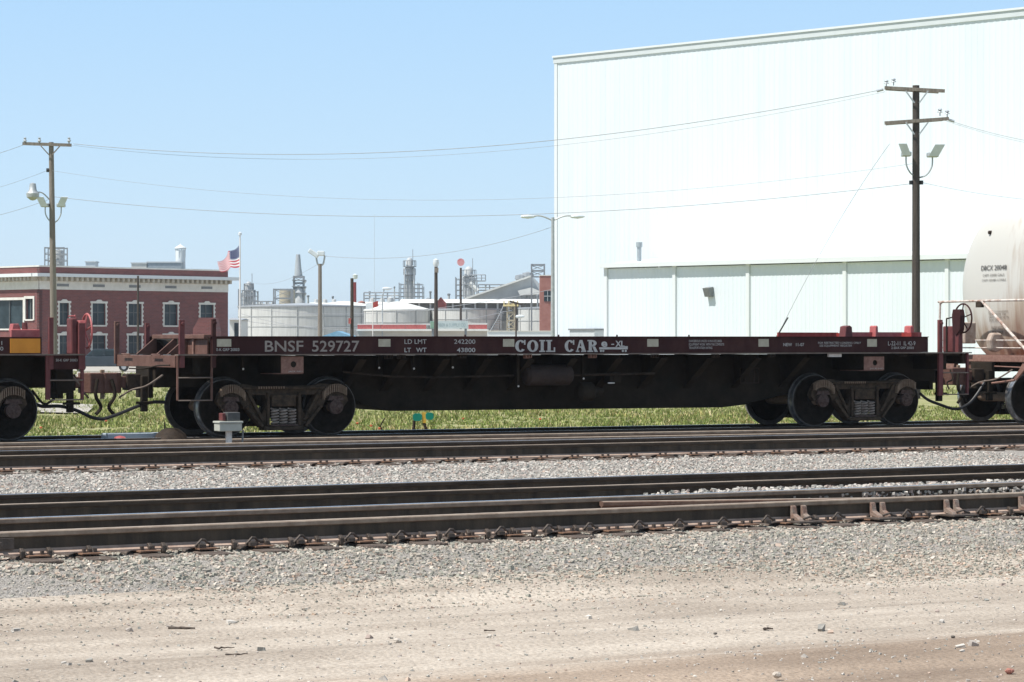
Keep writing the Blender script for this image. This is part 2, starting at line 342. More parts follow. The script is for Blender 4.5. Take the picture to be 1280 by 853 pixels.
def grass(name, n, x0, x1, l0, l1, h, mat, label, seedmask=None):
    x = rng.uniform(x0, x1, n); l = l0 + (l1 - l0) * rng.random(n) ** 1.25
    if seedmask is not None: k = seedmask(x, l); x, l = x[k], l[k]
    n = len(x); B = 7; cx = np.repeat(G.o.x + x * G.d.x + l * G.n.x, B) + rng.normal(0, .045, n * B); cy = np.repeat(G.o.y + x * G.d.y + l * G.n.y, B) + rng.normal(0, .045, n * B)
    cz = np.repeat(ground_z(l), B); patch = .5 + .45 * np.sin(x * .9) * np.sin(l * .6 + x * .3) + .35 * np.sin(x * 2.7 + l) * np.sin(l * 1.9) + rng.uniform(0, .55, n)
    hh = np.repeat(h * np.clip(patch, .35, 1.6), B) * rng.uniform(.5, 1.3, n * B); a = rng.uniform(0, 6.28, n * B); wv = rng.uniform(.006, .014, n * B) * 1.6
    lean = rng.uniform(.1, .7, n * B) * hh; V = np.empty((n * B, 4, 3))
    V[:, 0] = np.stack([cx - np.sin(a) * wv, cy + np.cos(a) * wv, cz], -1); V[:, 1] = np.stack([cx + np.sin(a) * wv, cy - np.cos(a) * wv, cz], -1)
    mx_, my_ = cx + np.cos(a) * lean * .35, cy + np.sin(a) * lean * .35
    V[:, 2] = np.stack([mx_ + np.sin(a) * wv * .8, my_ - np.cos(a) * wv * .8, cz + hh * .6], -1)
    V[:, 3] = np.stack([cx + np.cos(a) * lean, cy + np.sin(a) * lean, cz + hh], -1)
    T = np.array([(0, 1, 2), (0, 2, 3)]); Fa = (T[None] + (np.arange(n * B) * 4)[:, None, None]).reshape(-1, 3); V = V.reshape(-1, 3)
    me = bpy.data.meshes.new(name); me.vertices.add(len(V)); me.vertices.foreach_set('co', V.ravel())
    me.loops.add(Fa.size); me.loops.foreach_set('vertex_index', Fa.ravel().astype(np.int32)); me.polygons.add(len(Fa)); me.polygons.foreach_set('loop_start', np.arange(len(Fa)) * 3)
    me.update(calc_edges=True); me.polygons.foreach_set('use_smooth', [False] * len(me.polygons)); me.materials.append(mat)
    o = bpy.data.objects.new(name, me); C.objects.link(o); o['kind'] = 'stuff'; tag(o, label, 'grass'); return o
grass('grass', 46000, -18, 40, 22.7, 70, .10, grass_m, 'green grass growing on the bank behind the train', lambda x, l: (np.sin(x * 1.3 + 2 * np.sin(l * .8)) + np.sin(l * 1.7 + x * .6) + rng.normal(0, .5, len(x))) > -1.0)
grass('dry_grass', 15000, -22, 34, 21.8, 52, .13, grass_dry, 'straw coloured dry grass along the edge behind the train', lambda x, l: (np.sin(x * .55) + np.sin(x * 1.7 + l) * .6 + (x < 2) * 1.1 - (l - 22) * .05) > .1)
grass('grass', 16000, -90, 60, 60, 140, .22, grass_m, 'distant green grass on the flat ground behind the couplers')
def weeds(n, x0, x1, l0, l1):
    mb = MB(); rnd = random.Random(3)
    for _ in range(n):
        x = rnd.uniform(x0, x1); l = rnd.uniform(l0, l1); p = G.w(x, l); z = float(ground_z(l)); h = rnd.uniform(.08, .2)
        for k in range(rnd.randint(7, 12)):
            a = rnd.uniform(0, 6.28); r_ = rnd.uniform(.02, .12); hh = h * rnd.uniform(.4, 1.1); w_ = rnd.uniform(.018, .035); ca, sa = math.cos(a), math.sin(a); q = Vector((p.x + ca * r_, p.y + sa * r_, z + hh))
            mb.add([q, q + Vector((ca * w_ - sa * w_ * .6, sa * w_ + ca * w_ * .6, .012)), q + Vector((ca * w_ * 2.4, sa * w_ * 2.4, -.008)), q + Vector((ca * w_ + sa * w_ * .6, sa * w_ - ca * w_ * .6, .012))], [(0, 1, 2, 3)])
    o = mb.build('broadleaf_weeds', MR('weed_leaf', [(0, (.13, .21, .04)), (.3, (.20, .29, .06)), (.6, (.09, .15, .03)), (.85, (.30, .34, .10))], .7, 1), kind='stuff'); tag(o, 'clumps of broad leaved weeds among the grass behind the train', 'weeds')
weeds(700, -12, 30, 22.4, 36)
# small red flowers
x, l = rng.uniform(-5, 20, 26), rng.uniform(23, 40, 26); mb = MB()
for a_, b_ in zip(x, l):
    p = G.w(a_, b_); z = float(ground_z(b_)) + .12
    mb.lathe([(.004, -.02), (.03, 0), (.035, .02), (.01, .03)], (p.x, p.y, z), n=7)
o = mb.build('poppy_flowers', M('orange_red_petal', (.55, .10, .04), .7, (.7, .2, .1), 30), kind='stuff'); tag(o, 'tiny orange red wildflowers dotted in the grass behind the train', 'flowers')

# ------------------------------------------------------------------ tracks
def rail_mesh(x0, x1, l, mats, parent, name='rail', label=None, l1=None, dz=0):
    """mats: top, head side, web, base"""
    h = .19; pr = [(-.076, 0), (.076, 0), (.076, .012), (.026, .03), (.0095, .045), (.0085, .125), (.014, .14), (.036, .148), (.037, .178), (.030, .187), (.020, .19),
          (-.020, .19), (-.030, .187), (-.037, .178), (-.036, .148), (-.014, .14), (-.0085, .125), (-.0095, .045), (-.026, .03), (-.076, .012)]
    mi = [3, 3, 3, 3, 2, 2, 1, 1, 1, 0, 0, 0, 1, 1, 1, 2, 2, 3, 3, 3]; n = len(pr); l1 = l if l1 is None else l1
    V = [(x0, l + a, b + dz) for a, b in pr] + [(x1, l1 + a, b + dz) for a, b in pr]; mb = MB(); mb.add(V, [], 0)
    for i in range(n): mb.f.append((i, (i+1) % n, (i+1) % n + n, i + n)); mb.m.append(mi[i])
    mb.f += [tuple(range(n)), tuple(range(2*n-1, n-1, -1))]; mb.m += [2, 2]
    return mb.build(name, mats, parent, label=label)
def tie_proto():
    mb = MB(); n = 6
    mb.box(-.115, .115, -.55, 1.5 + .55, -.19, -.012); return mb
def lay_track(fr, x0, x1, near, far, label, gauge=1.505, pitch=.5, clips=None, ties=(None, None), tie_span=(-.40, 2.0)):
    o = fr.root('railway_track', 0, 0, label, 'railway track', 'parallel railway tracks')
    rail_mesh(x0, x1, 0, near, o); rail_mesh(x0, x1, gauge, far, o)
    t0, t1 = ties; proto = None; k = math.ceil(t0 / pitch); plates = MB(); sp = MB()
    while k * pitch < t1:
        xx = k * pitch + random.uniform(-.03, .03)
        if proto is None:
            mb = MB(); mb.box(-.115, .115, tie_span[0], tie_span[1], -.19, -.022); tm = mb.build('tie', tie_m, o, bevel=.012); proto = tm
        else:
            tm = proto.copy(); C.objects.link(tm); tm.parent = o
        tm.location = (xx, random.uniform(-.04, .04), random.uniform(-.006, 0)); tm.rotation_euler = (0, 0, random.uniform(-.015, .015))
        for g in (0, gauge):
            plates.box(xx - .09, xx + .09, g - .17, g + .17, -.013, -.001)
            for s_ in (-1, 1):
                for q in (-.045, .05):
                    sp.box(xx + q - .012, xx + q + .012, g + s_ * .072, g + s_ * .105, -.01, .032)
        k += 1
    plates.build('tie_plates', plate_m, o, kind='stuff'); sp.build('rail_spikes', clip_m, o, kind='stuff')
    return o
dark_set = lambda top: [top, r_sided, r_web, r_base]
tan_set = [r_brown, r_side, r_web, r_base]
tk1 = lay_track(T1, -24, 28, tan_set, [r_shine, r_side, r_web, r_base], 'nearest railway track, rusty front rail with clips and rail braces', ties=(-7, 9))
tk2 = lay_track(T2, -26, 32, dark_set(r_brown), dark_set(r_shine), 'second railway track, dark rails just behind the nearest track', ties=(-8, 11))
tk3 = lay_track(T3, -30, 40, dark_set(r_brown), dark_set(r_shine), 'third railway track with dark rails, behind the strip of pale ballast', ties=(-10, 14))
tk4 = lay_track(T4, -32, 42, tan_set, tan_set, 'fourth railway track with tan rusty rail heads in front of the train', ties=(-11, 15))
tk5 = empty('railway_track', TR.w(0, 0, -.19), TH, 'railway track carrying the train, its rail tops polished blue', 'railway track', 'parallel railway tracks')
TRr = [r_shine, r_sided, r_web, r_base]
rail_mesh(-40, 60, -.7525, TRr, tk5); rail_mesh(-40, 60, .7525, TRr, tk5)
proto = MB().box(-.115, .115, -1.3, 1.3, -.19, -.014).build('tie', tie_m, tk5, bevel=.012)
for k in range(-16, 44):
    t = proto if k == -16 else proto.copy()
    if k != -16: C.objects.link(t); t.parent = tk5
    t.location = (k * .5, random.uniform(-.04, .04), 0)
# e-clips, anchors and braces on the nearest rail
def eclip():
    pts = [(-.10, -.10, .015), (-.07, -.115, .05), (-.04, -.11, .075), (0, -.10, .07), (.03, -.09, .045), (.07, -.075, .03), (.11, -.06, .03)]
    mb = MB().tube([(a * .85, b * .95, c * .9) for a, b, c in pts], .011, 7); mb.box(-.07, -.01, -.15, -.055, 0.0, .03); return mb.build('rail_clip', clip_m, tk1, smooth=True)
def anchor():
    mb = MB(); mb.prism([(-.095, -.02), (-.05, -.045), (-.045, .055), (-.07, .052), (-.095, .03)], -.018, .018, 0, 'yz'); mb.prism([(-.11, .0), (-.07, -.01), (-.05, .042), (-.085, .04)], .017, .03, 0, 'yz')
    return mb.build('rail_anchor', clip_m, tk1, bevel=.006)
ec = None; an = None
for px in (-30, 255, 318, 378, 441, 503, 565, 628, 687, 738, 800, 850, 905, 960, 1048, 1135, 1228, 1300):
    c = eclip() if ec is None else ec.copy()
    if ec is None: ec = c
    else: C.objects.link(c); c.parent = tk1
    c.location = (T1.x(px, -.08), 0, 0)
for px in (28, 62, 112, 188, 205, 293, 333, 364, 397, 427, 462, 487, 527, 549, 586, 610, 642, 668, 700, 720, 1020, 1160, 1263):
    c = anchor() if an is None else an.copy()
    if an is None: an = c
    else: C.objects.link(c); c.parent = tk1
    c.location = (T1.x(px, -.08), 0, 0)
def brace():
    mb = MB()
    for s_ in (-.075, .045):
        mb.prism([(-.038, .15), (-.038, .02), (-.19, .005), (-.17, .03), (-.08, .07), (-.062, .145)], s_, s_ + .055, 0, 'yz')
    mb.box(-.16, .16, -.30, -.05, -.006, .012, 1)
    mb.tube([(-.02, -.17, .03), (.05, -.19, .05), (.1, -.17, .03), (.15, -.17, .02)], .012, 6, 1)
    return mb.build('rail_brace', [brace_m, clip_m], tk1, bevel=.004)
bp_ = None
for px in (999, 1098, 1190, 1283):
    c = brace() if bp_ is None else bp_.copy()
    if bp_ is None: bp_ = c
    else: C.objects.link(c); c.parent = tk1
    c.location = (T1.x(px, -.08), 0, 0)
# joint bar at far left, switch point and converging rail
mb = MB(); xj = T1.x(4, -.04); mb.box(xj - .45, xj + .09, -.046, -.012, .045, .14)
for q in (-.35, -.2, -.03): mb.lathe([(0, -.03), (.022, -.03), (.022, 0), (0, 0)], (xj + q, -.046, .092), 'y', 6)
mb.build('joint_bar', clip_m, tk1, bevel=.004)
rail_mesh(T1.x(752, 1.42), T1.x(1247, .16), 1.425, [r_brown, r_red, r_red, r_base], tk1, 'switch_point', 'tan and rust red switch point tapering toward the nearest rail', l1=.15, dz=-.04)
#rail_mesh(T1.x(-160, .6), T1.x(150, 1.36), .55, [r_shine, r_side, r_web, r_base], tk1, 'rail', l1=1.38, dz=-.002)

# ------------------------------------------------------------------ rolling stock
def wheel_set(parent, x, s_out=.82):
    """both wheels and the axle of one wheelset, each a sub-part"""
    for sgn in (-1, 1):
        prof = [(.0, .03), (.055, .03), (.09, .025), (.115, 0), (.13, -.03), (.2, -.052), (.33, -.045), (.385, -.012), (.405, 0), (.437, 0), (.452, -.006), (.459, -.03), (.466, -.095), (.484, -.108), (.488, -.122), (.478, -.138), (.40, -.142), (.38, -.12), (.2, -.1), (.11, -.14), (0, -.14)]
        mis = [0] * 9 + [1] + [2, 2] + [1, 1, 1, 1] + [0] * 4
        mb = MB(); pr = [(r_, h * -sgn * -1) for r_, h in prof]
        pr = [(r_, sgn * (s_out + h)) for r_, h in prof]
        mb.lathe(pr, (0, 0, 0), 'y', 48, mis=mis)
        o = mb.build('wheel', [wheelm, rimm, treadm], parent, smooth=True); o.location = (x, 0, .457)
    ax = MB().lathe([(.0, -1.02), (.08, -1.02), (.08, -.7), (.095, -.6), (.085, 0), (.095, .6), (.08, .7), (.08, 1.02), (0, 1.02)], (0, 0, 0), 'y', 16).build('axle', truckr, parent, smooth=True)
    ax.location = (x, 0, .457)
def spring(mb, x, y, z0, z1, r=.058, turns=5.5, w_=.0155):
    pts = [(x + r * math.cos(a), y + r * math.sin(a), z0 + (z1 - z0) * a / (turns * 2 * math.pi)) for a in np.linspace(0, turns * 2 * math.pi, int(turns * 12))]
    mb.tube(pts, w_, 6)
FR_OUT = [(-1.20, .55), (-1.16, .66), (-1.08, .745), (-.94, .80), (-.70, .81), (-.52, .78), (-.2, .775), (.2, .775), (.52, .78), (.70, .81), (.94, .80), (1.08, .745), (1.16, .66), (1.20, .55),
          (1.10, .44), (1.04, .50), (.98, .60), (.80, .60), (.745, .50), (.72, .44), (.66, .45), (.52, .26), (.42, .15), (.30, .10), (-.30, .10), (-.42, .15), (-.52, .26), (-.66, .45),
          (-.72, .44), (-.745, .50), (-.80, .60), (-.98, .60), (-1.04, .50), (-1.10, .44)]
FR_OUT = [(x * .93, z + (.02 if z > .7 else 0)) for x, z in FR_OUT]
def truck(parent, xc):
    """one freight truck: part of its car; frames, wheels and springs are its sub-parts"""
    t = bpy.data.objects.new('truck', None); C.objects.link(t); t.parent = parent; t.location = (xc, 0, 0)
    for x in (-.89, .89): wheel_set(t, x)
    for sgn in (-1, 1):
        ya, yb = sgn * .93, sgn * 1.05
        holes = [[(-.56, .655), (-.30, .655), (-.285, .50), (-.37, .335), (-.44, .38)], [(-.245, .66), (.245, .66), (.245, .185), (-.245, .185)], [(.56, .655), (.30, .655), (.285, .50), (.37, .335), (.44, .38)]]
        mb = MB().holed(FR_OUT, holes, ya, yb)
        # flanged edges give the casting its depth
        mb.box(-.70, .70, sgn * .88, sgn * 1.10, .745, .785); mb.box(-.34, .34, sgn * .86, sgn * 1.11, .095, .16)
        for q in (-1, 1):
            mb.bar((q * .36, sgn * 1.0, .15), (q * .63, sgn * 1.0, .47), .22, .05)
            mb.bar((q * .62, sgn * 1.0, .73), (q * .35, sgn * 1.0, .25), .19, .05)
            mb.bar((q * .265, sgn * 1.0, .17), (q * .265, sgn * 1.0, .70), .05, .2)
        mb.build('side_frame', truckm, t, bevel=.012)
        rb = MB()
        for q in (-1, 1):
            for k in range(13):
                a = R(158 - k * 8.5); cx = q * .89
                px_, pz_ = q * (.89 + .24 * -math.cos(a) * -1 if False else .89 - .24 * math.cos(R(25 + k * 9))), .57 + .21 * math.sin(R(25 + k * 9))
                rb.box(px_ - .007, px_ + .007, sgn * 1.04, sgn * 1.135, pz_ - .085, pz_ + .045)
        for k in range(11): rb.box(-.44 + k * .042, -.424 + k * .042, sgn * 1.09, sgn * 1.12, .755, .79)
        rb.build('casting_ribs', truckr, t, kind='stuff')
        bo = MB(); bo.box(-.21, .21, sgn * .4, sgn * 1.09, .47, .66); bo.box(-.25, .25, sgn * 1.02, sgn * 1.075, .62, .665)
        bo.build('truck_bolster', truckm, t, bevel=.015)
        sm = MB()
        for x in (-.145, 0, .145): spring(sm, x, sgn * 1.055, .185, .44)
        sm.build('coil_springs', M('spring_steel', (.22, .17, .14), .7, (.42, .36, .31), 16, .1), t, smooth=True)
        sp = MB(); sp.box(-.23, .23, sgn * 1.03, sgn * 1.12, .163, .188); sp.build('spring_seat', redbear, t)
        for q in (-1, 1):
            b = MB(); b.lathe([(0, 0), (.055, 0), (.075, -.012), (.115, -.014), (.118, -.10), (.0, -.10)], (0, 0, 0), 'y', 20)
            for k in range(3):
                a = R(90 + k * 120); b.lathe([(0, .014), (.018, .014), (.018, -.014), (0, -.014)], (.062 * math.cos(a), 0, .062 * math.sin(a)), 'y', 6)
            if sgn > 0:
                pass
            else: b.v = [(x, -y, z) for x, y, z in b.v]
            o = b.build('bearing_cap', redbear, t, smooth=True); o.location = (q * .89, sgn * 1.13, .457)
            ad = MB().prism([(q * .89 - .14, .56), (q * .89 - .11, .63), (q * .89 + .11, .63), (q * .89 + .14, .56)], sgn * .98, sgn * 1.1); ad.build('bearing_adapter', redbear, t)
    bb = MB()
    for q in (-1, 1):
        bb.bar((q * .36, -.75, .40), (q * .36, .75, .40), .09, .12)
        bb.prism([(q * .40, .3), (q * .44, .45), (q * .44, .62), (q * .37, .62), (q * .35, .3)], -.80, -.68); bb.prism([(q * .40, .3), (q * .44, .45), (q * .44, .62), (q * .37, .62), (q * .35, .3)], .68, .80)
    bb.build('brake_beam', under, t)
    return t
def knuckle_coupler(parent, x, sgn, L, ang=0):
    """automatic coupler pointing to sgn, centred 0.86 m above the rail; L long"""
    z = .86; mb = MB(); e = x + sgn * L
    mb.box(x, e - sgn * .28, -.075, .075, z - .09, z + .09)
    hd = [(e - sgn * .32, -.10), (e - sgn * .20, -.24), (e, -.24), (e + sgn * .05, -.19), (e - sgn * .02, -.13), (e - sgn * .05, .0), (e, .10), (e + sgn * .13, .14), (e + sgn * .12, .2), (e - sgn * .16, .22), (e - sgn * .30, .10)]
    mb.prism(hd, z - .17, z + .15, 0, 'xy')
    c = mb.build('coupler', brown, parent, bevel=.015)
    k = MB(); k.prism([(e - sgn * .04, -.22), (e + sgn * .10, -.20), (e + sgn * .12, -.07), (e + sgn * .04, -.05), (e - sgn * .02, -.12)], z - .15, z + .13, 0, 'xy'); k.tube([(e - sgn * .0, -.17, z - .26), (e - sgn * .0, -.17, z + .2)], .022, 8)
    k.build('knuckle', truckr, c, bevel=.012)
    g = MB(); g.prism([(e - sgn * .62, -.16), (e - sgn * .40, -.13), (e - sgn * .40, .13), (e - sgn * .62, .16)], z - .13, z + .13, 0, 'xy'); g.build('coupler_yoke', brown_d, c, bevel=.015)
    d_ = MB(); d_.tube(smooth_pts([(e - sgn * .1, -.28, z + .05), (e - sgn * .14, -.32, z - .2), (e - sgn * .05, -.3, z - .38), (e - sgn * .13, -.3, z - .5)]), .028, 7); d_.build('knuckle_lifter', under, c, smooth=True)
    d_ = MB(); d_.tube(smooth_pts([(x + sgn * .02, -.9, z + .12), (x + sgn * .22, -.7, z - .05), (x + sgn * .35, -.35, z - .12), (x + sgn * .5, -.2, z - .24)]), .016, 6); d_.build('cut_lever', flangem, c, smooth=True)
    d_ = MB(); d_.box(x + sgn * .10, x + sgn * .20, -.42, -.32, z - .46, z + .1); d_.box(x + sgn * .02, x + sgn * .30, -.43, -.40, z - .34, z - .30); d_.build('angle_cock_bracket', under, c, bevel=.01)
    st = MB(); st.box(x - sgn * .02, x + sgn * .06, -.32, .32, z - .25, z + .25); st.build('striker', under, parent, bevel=.01)
    return c
def hose(parent, pts, r=.027): return MB().tube(pts, r, 8).build('air_hose', black, parent, smooth=True)
def smooth_pts(pts, n=8):
    pts = [Vector(p) for p in pts]; out = []
    for i in range(len(pts) - 1):
        p0, p1, p2, p3 = pts[max(i-1, 0)], pts[i], pts[i+1], pts[min(i+2, len(pts)-1)]
        for k in range(n):
            t = k / n; out.append(.5 * ((2*p1) + (-p0+p2)*t + (2*p0-5*p1+4*p2-p3)*t*t + (-p0+3*p1-3*p2+p3)*t**3))
    return out + [pts[-1]]
def hand_brake(parent, x, y, z, mat, sgn, zb):
    """brake wheel on the car end, with its gear case and chain"""
    b = MB().tube([(x, y + .26 * math.cos(a), z + .26 * math.sin(a)) for a in np.linspace(0, 2 * math.pi, 25)], .016, 6, cap=False)
    for k in range(5): a = R(20 + k * 72); b.tube([(x - sgn * .03, y, z), (x, y + .26 * math.cos(a), z + .26 * math.sin(a))], .012, 5)
    w_ = b.build('brake_wheel', mat, parent, smooth=True)
    g = MB(); g.prism([(y - .13, z + .05), (y - .10, z + .16), (y + .10, z + .16), (y + .13, z + .05), (y + .11, z - .22), (y, z - .32), (y - .11, z - .22)], x - sgn * .16, x - sgn * .05, 0, 'yz'); g.build('brake_gear_case', mat, parent, bevel=.012)
    MB().tube([(x - sgn * .1, y + .02, z - .3), (x - sgn * .1, y + .03, zb)], .014, 6).build('brake_chain', under, parent)
def ladder(parent, xa, xb, y, z0, ztop, rungs, mat, w_=.035, post_mat=None):
    for x, zt in ((xa, ztop[0]), (xb, ztop[1])):
        MB().box(x - w_, x + w_, y - .025, y + .03, z0, zt).build('ladder_stile', post_mat or mat, parent, bevel=.006)
    for z in rungs: MB().tube([(xa, y - .035, z), (xb, y - .035, z)], .012, 6).build('ladder_rung', flangem, parent)

# ---- the coil car
YS = -1.48
car = TR.root('coil_car', 5.6, 0, 'long maroon flat car lettered BNSF 529727 and COIL CAR, middle of the train', 'railway car', )
OX = 5.6
def cx(px, y=YS): return TR.x(px, y) - OX
def cz(px, py, y=YS): return TR.z(px, py, y)
xl, xr = cx(263), cx(1160); zt, zb = cz(640, 421.6), cz(640, 442.6)
for nm, sgn in (('side_sill', 1), ('side_sill', -1)):
    y = YS * sgn; s_ = -sgn    # outward = s_
    mb = MB(); mb.box(xl, xr, y, y - s_ * .012, zb + .01, zt)
    mb.box(xl, xr, y + s_ * .03, y - s_ * .08, zt, zt + .012)
    mb.build(nm, maroon, car)
    xe0, xe1 = cx(221), cx(1212); MB().box(xe0, xe1, y + s_ * .07, y - s_ * .1, zb - .012, zb + .008).build('sill_flange', flangem, car)
# deck with coil troughs, hidden below the sill tops
mb = MB(); pr = [(-1.39, zt - .02), (-1.0, zt - .05), (-.42, zb + .02), (.42, zb + .02), (1.0, zt - .05), (1.39, zt - .02), (1.39, zt - .06), (1.0, zt - .09), (.42, zb - .02), (-.42, zb - .02), (-1.0, zt - .09), (-1.39, zt - .06)]
mb.prism(pr, xl + .02, xr - .02, 0, 'yz'); mb.build('deck', under, car)
# fishbelly centre sill
yc = -.62
pts = [(438, 446), (438, 495), (452, 505), (488, 513.0), (700, 510.6), (900, 508.6), (930, 505), (985, 491), (1040, 478), (1040, 446)]
poly = [(cx(a, yc), cz(a, b, yc)) for a, b in pts]
mb = MB().prism(poly, -.62, -.60); mb.prism(poly, .60, .62)
zmin = min(z for _, z in poly)
MB_ = [(cx(a, yc), cz(a, b, yc)) for a, b in pts[1:-1]]
for (xa, za), (xb, zb_) in zip(MB_[:-1], MB_[1:]): mb.add([(xa, -.66, za), (xb, -.66, zb_), (xb, .66, zb_), (xa, .66, za), (xa, -.66, za - .012), (xb, -.66, zb_ - .012), (xb, .66, zb_ - .012), (xa, .66, za - .012)], [(0,1,2,3),(7,6,5,4),(0,4,5,1),(3,2,6,7),(1,5,6,2),(0,3,7,4)])
mb.build('centre_sill', under, car)
MB().box(cx(219) + .03, cx(1212) - .03, -.45, .45, zb - .52, zb - .03).build('draft_sill', under, car)
for x_ in (cx(219) + .35, cx(1212) - .5): MB().box(x_, x_ + .12, -1.3, 1.3, zb - .30, zb - .03).build('end_cross_member', under, car)
# cross bearers sloping from the side sill to the centre sill
for px in (455, 506, 560, 612, 666, 720, 776, 832, 890, 950, 1010):
    xx = cx(px)
    for sg in (-1, 1):
        m_ = MB().prism([(sg * .62, zb - .03), (sg * 1.44, zb - .03), (sg * 1.44, zb - .08), (sg * .62, zb - .60)], xx - .005, xx + .005, 0, 'yz')
        m_.bar((xx, sg * 1.44, zb - .085), (xx, sg * .62, zb - .605), .13, .012)
        m_.build('cross_bearer', under, car)
for px in (487, 503, 579, 661, 742, 820, 896, 966, 1130):
    mb = MB(); xx = cx(px)
    for q in (-.055, 0, .04): mb.box(xx + q, xx + q + .02, YS + .0, YS + .05, zb - .065, zb - .014)
    mb.box(xx - .07, xx + .075, YS + .05, YS + .07, zb - .075, zb - .014); mb.build('tie_down_bracket', rustpink if px in (661, 742) else brown_d, car)
mb = MB().box(cx(1036), cx(1052), YS, YS + .05, zb - .07, zb - .014); mb.build('tie_down_bracket', white_steel, car, label='pale grey bracket hanging under the right end of the side sill')
# pipes and brake gear
MB().tube([(cx(440), -1.1, zb - .28), (cx(500), -1.1, zb - .36), (cx(560), -1.1, zb - .38), (cx(655), -1.1, zb - .36)], .018, 6).build('brake_pipe', brown_d, car, smooth=True)
MB().tube([(cx(722), -1.15, zb - .36), (cx(830), -1.15, zb - .34)], .022, 6).build('brake_pipe', brown_d, car, smooth=True)
za, zz = cz(685, 456, -1.15), cz(685, 482, -1.15); rr = (za - zz) / 2; zm = (za + zz) / 2; xa, xb = cx(655, -1.15), cx(714, -1.15)
m1 = MB().lathe([(0, xa), (rr * .7, xa + .01), (rr, xa + .06), (rr, (xa+xb)/2), (rr, xb - .06), (rr * .7, xb - .01), (0, xb)], (0, -1.15, zm), 'x', 24); m1.build('air_reservoir', M('reservoir_rusty', (.022, .013, .010), .8, (.04, .024, .018), 4, .2), car, smooth=True)
m1 = MB().lathe([(0, 0), (.10, .0), (.16, .04), (.17, .12), (.16, .26), (.09, .32), (.06, .48), (0, .48)], (cx(722, -1.1), -1.1, cz(740, 490, -1.1)), 'x', 20); m1.build('brake_cylinder', under, car, smooth=True)
vb = MB(); x0 = cx(762, -1.0); vb.box(x0 - .06, x0 + .16, -1.12, -.9, zb - .50, zb - .32); vb.box(x0 + .0, x0 + .08, -1.15, -1.12, zb - .45, zb - .36); vb.build('brake_valve', under, car, bevel=.02)
mb = MB().tube([(cx(760, -1.16), -1.16, cz(760, 479, -1.16)), (cx(768, -1.16), -1.16, cz(768, 479, -1.16))], .012, 6); mb.build('valve_handle', white_steel, car)
for px, py in ((474, 460), (517.5, 461), (566, 459.5), (648, 483), (729.5, 473.5), (304, 461.5)):
    MB().lathe([(0, -.012), (.014, -.010), (.018, 0), (0, .0)], (cx(px, -1.2), -1.2, cz(px, py, -1.2)), 'y', 8).build('bright_fitting', white_steel, car)
    MB().box(cx(px, -1.2) - .02, cx(px, -1.2) + .02, -1.198, -1.15, cz(px, py, -1.2) - .03, zb - .02).build('fitting_hanger', under, car)
m1 = MB(); x0, x1 = cx(925, -.9), cx(948, -.9)
for k in range(5): m1.box(x0 + (x1 - x0) * k / 4 - .006, x0 + (x1 - x0) * k / 4 + .006, -.92, -.9, zb - .52, zb - .26)
m1.box(x0, x1, -.925, -.9, zb - .53, zb - .515); m1.box(x0, x1, -.925, -.9, zb - .27, zb - .255); m1.build('brake_rod_guard', brown_d, car)
# bolsters with jacking pads
def pad(px0, px1, py0, py1):
    x0, x1, z1, z0 = cx(px0), cx(px1), cz(px0, py0), cz(px0, py1); xm = (x0 + x1) / 2
    m = MB().holed([(x0, z0), (x1, z0), (x1, z1), (x0, z1)], [[(xm + .05 * math.cos(a) + .02, (z0+z1)/2 + .05 * math.sin(a) + .01) for a in np.linspace(0, 2 * math.pi, 13)[:-1]]], YS + .02, YS + .035)
    b = m.build('jacking_pad', rustpink, car); MB().box(x0, x1, YS + .035, 1.44, z0 + .01, zb - .02).build('body_bolster', under, car)
    MB().box(x0 - .12, x1 - .01, YS + .03, YS + .6, z0 - .012, z0).build('bolster_flange', brown, car)
    text('JACK PAD', x0 + .12, x1 - .02, z0 + .012, z0 + .04, YS + .02, white_let, car)
pad(352, 380, 446, 467); pad(1081, 1106, 446, 463)
# end platform, end sills and bulkheads
xe0, xe1 = cx(219), cx(1212)
mb = MB(); mb.box(xe0, xe0 + .14, -1.46, 1.46, zb - .20, zb - .014); mb.build('end_sill', brown, car, bevel=.008)
mb = MB(); mb.box(xe1 - .14, xe1, -1.46, 1.46, zb - .20, zb - .014); mb.build('end_sill', brown_d, car, bevel=.008)
for xa, xb in ((xe0 + .14, xl), (xr, xe1 - .14)): MB().box(xa, xb, -1.4, 1.4, zb - .05, zb - .016).build('end_platform', brown_d, car)
# coil trough bulkhead at the left end
MB().box(xl + .0, xl + .03, -1.34, .0, zb, zt - .03).build('bulkhead', brown, car)
MB().box(xl + .35, xl + .38, -.2, 1.3, zb, zt - .03).build('bulkhead', under, car)  # dark sheet added to stand for the shaded opening beside the bulkhead
MB().box(xl - .06, xl + .08, -1.34, 1.15, zt - .03, zt + .04).build('bulkhead_rail', brown, car, bevel=.01)
for y in (-.42, .1, 1.1): MB().prism([(xl - .34, zb), (xl, zb), (xl, zt - .03), (xl - .05, zt - .03)], y - .02, y + .02).build('bulkhead_gusset', brown, car)
MB().box(xl - .03, xl - .0, -.78, -.72, zb, zt - .03).build('bulkhead_rib', rustpink, car)
MB().box(xr - 1.35, xr - .03, 1.34, 1.38, zt - .02, cz(1150, 416, 1.3)).build('coil_stop', redp, car)
MB().box(xr - .16, xr - .02, -1.2, 1.2, zb, zt + .08).build('bulkhead', redp, car)
MB().box(cx(1065, -.9), cx(1152, -.9), -.9, -.86, zt - .1, cz(1110, 415.5, -.9)).build('coil_stop', pinkred, car)
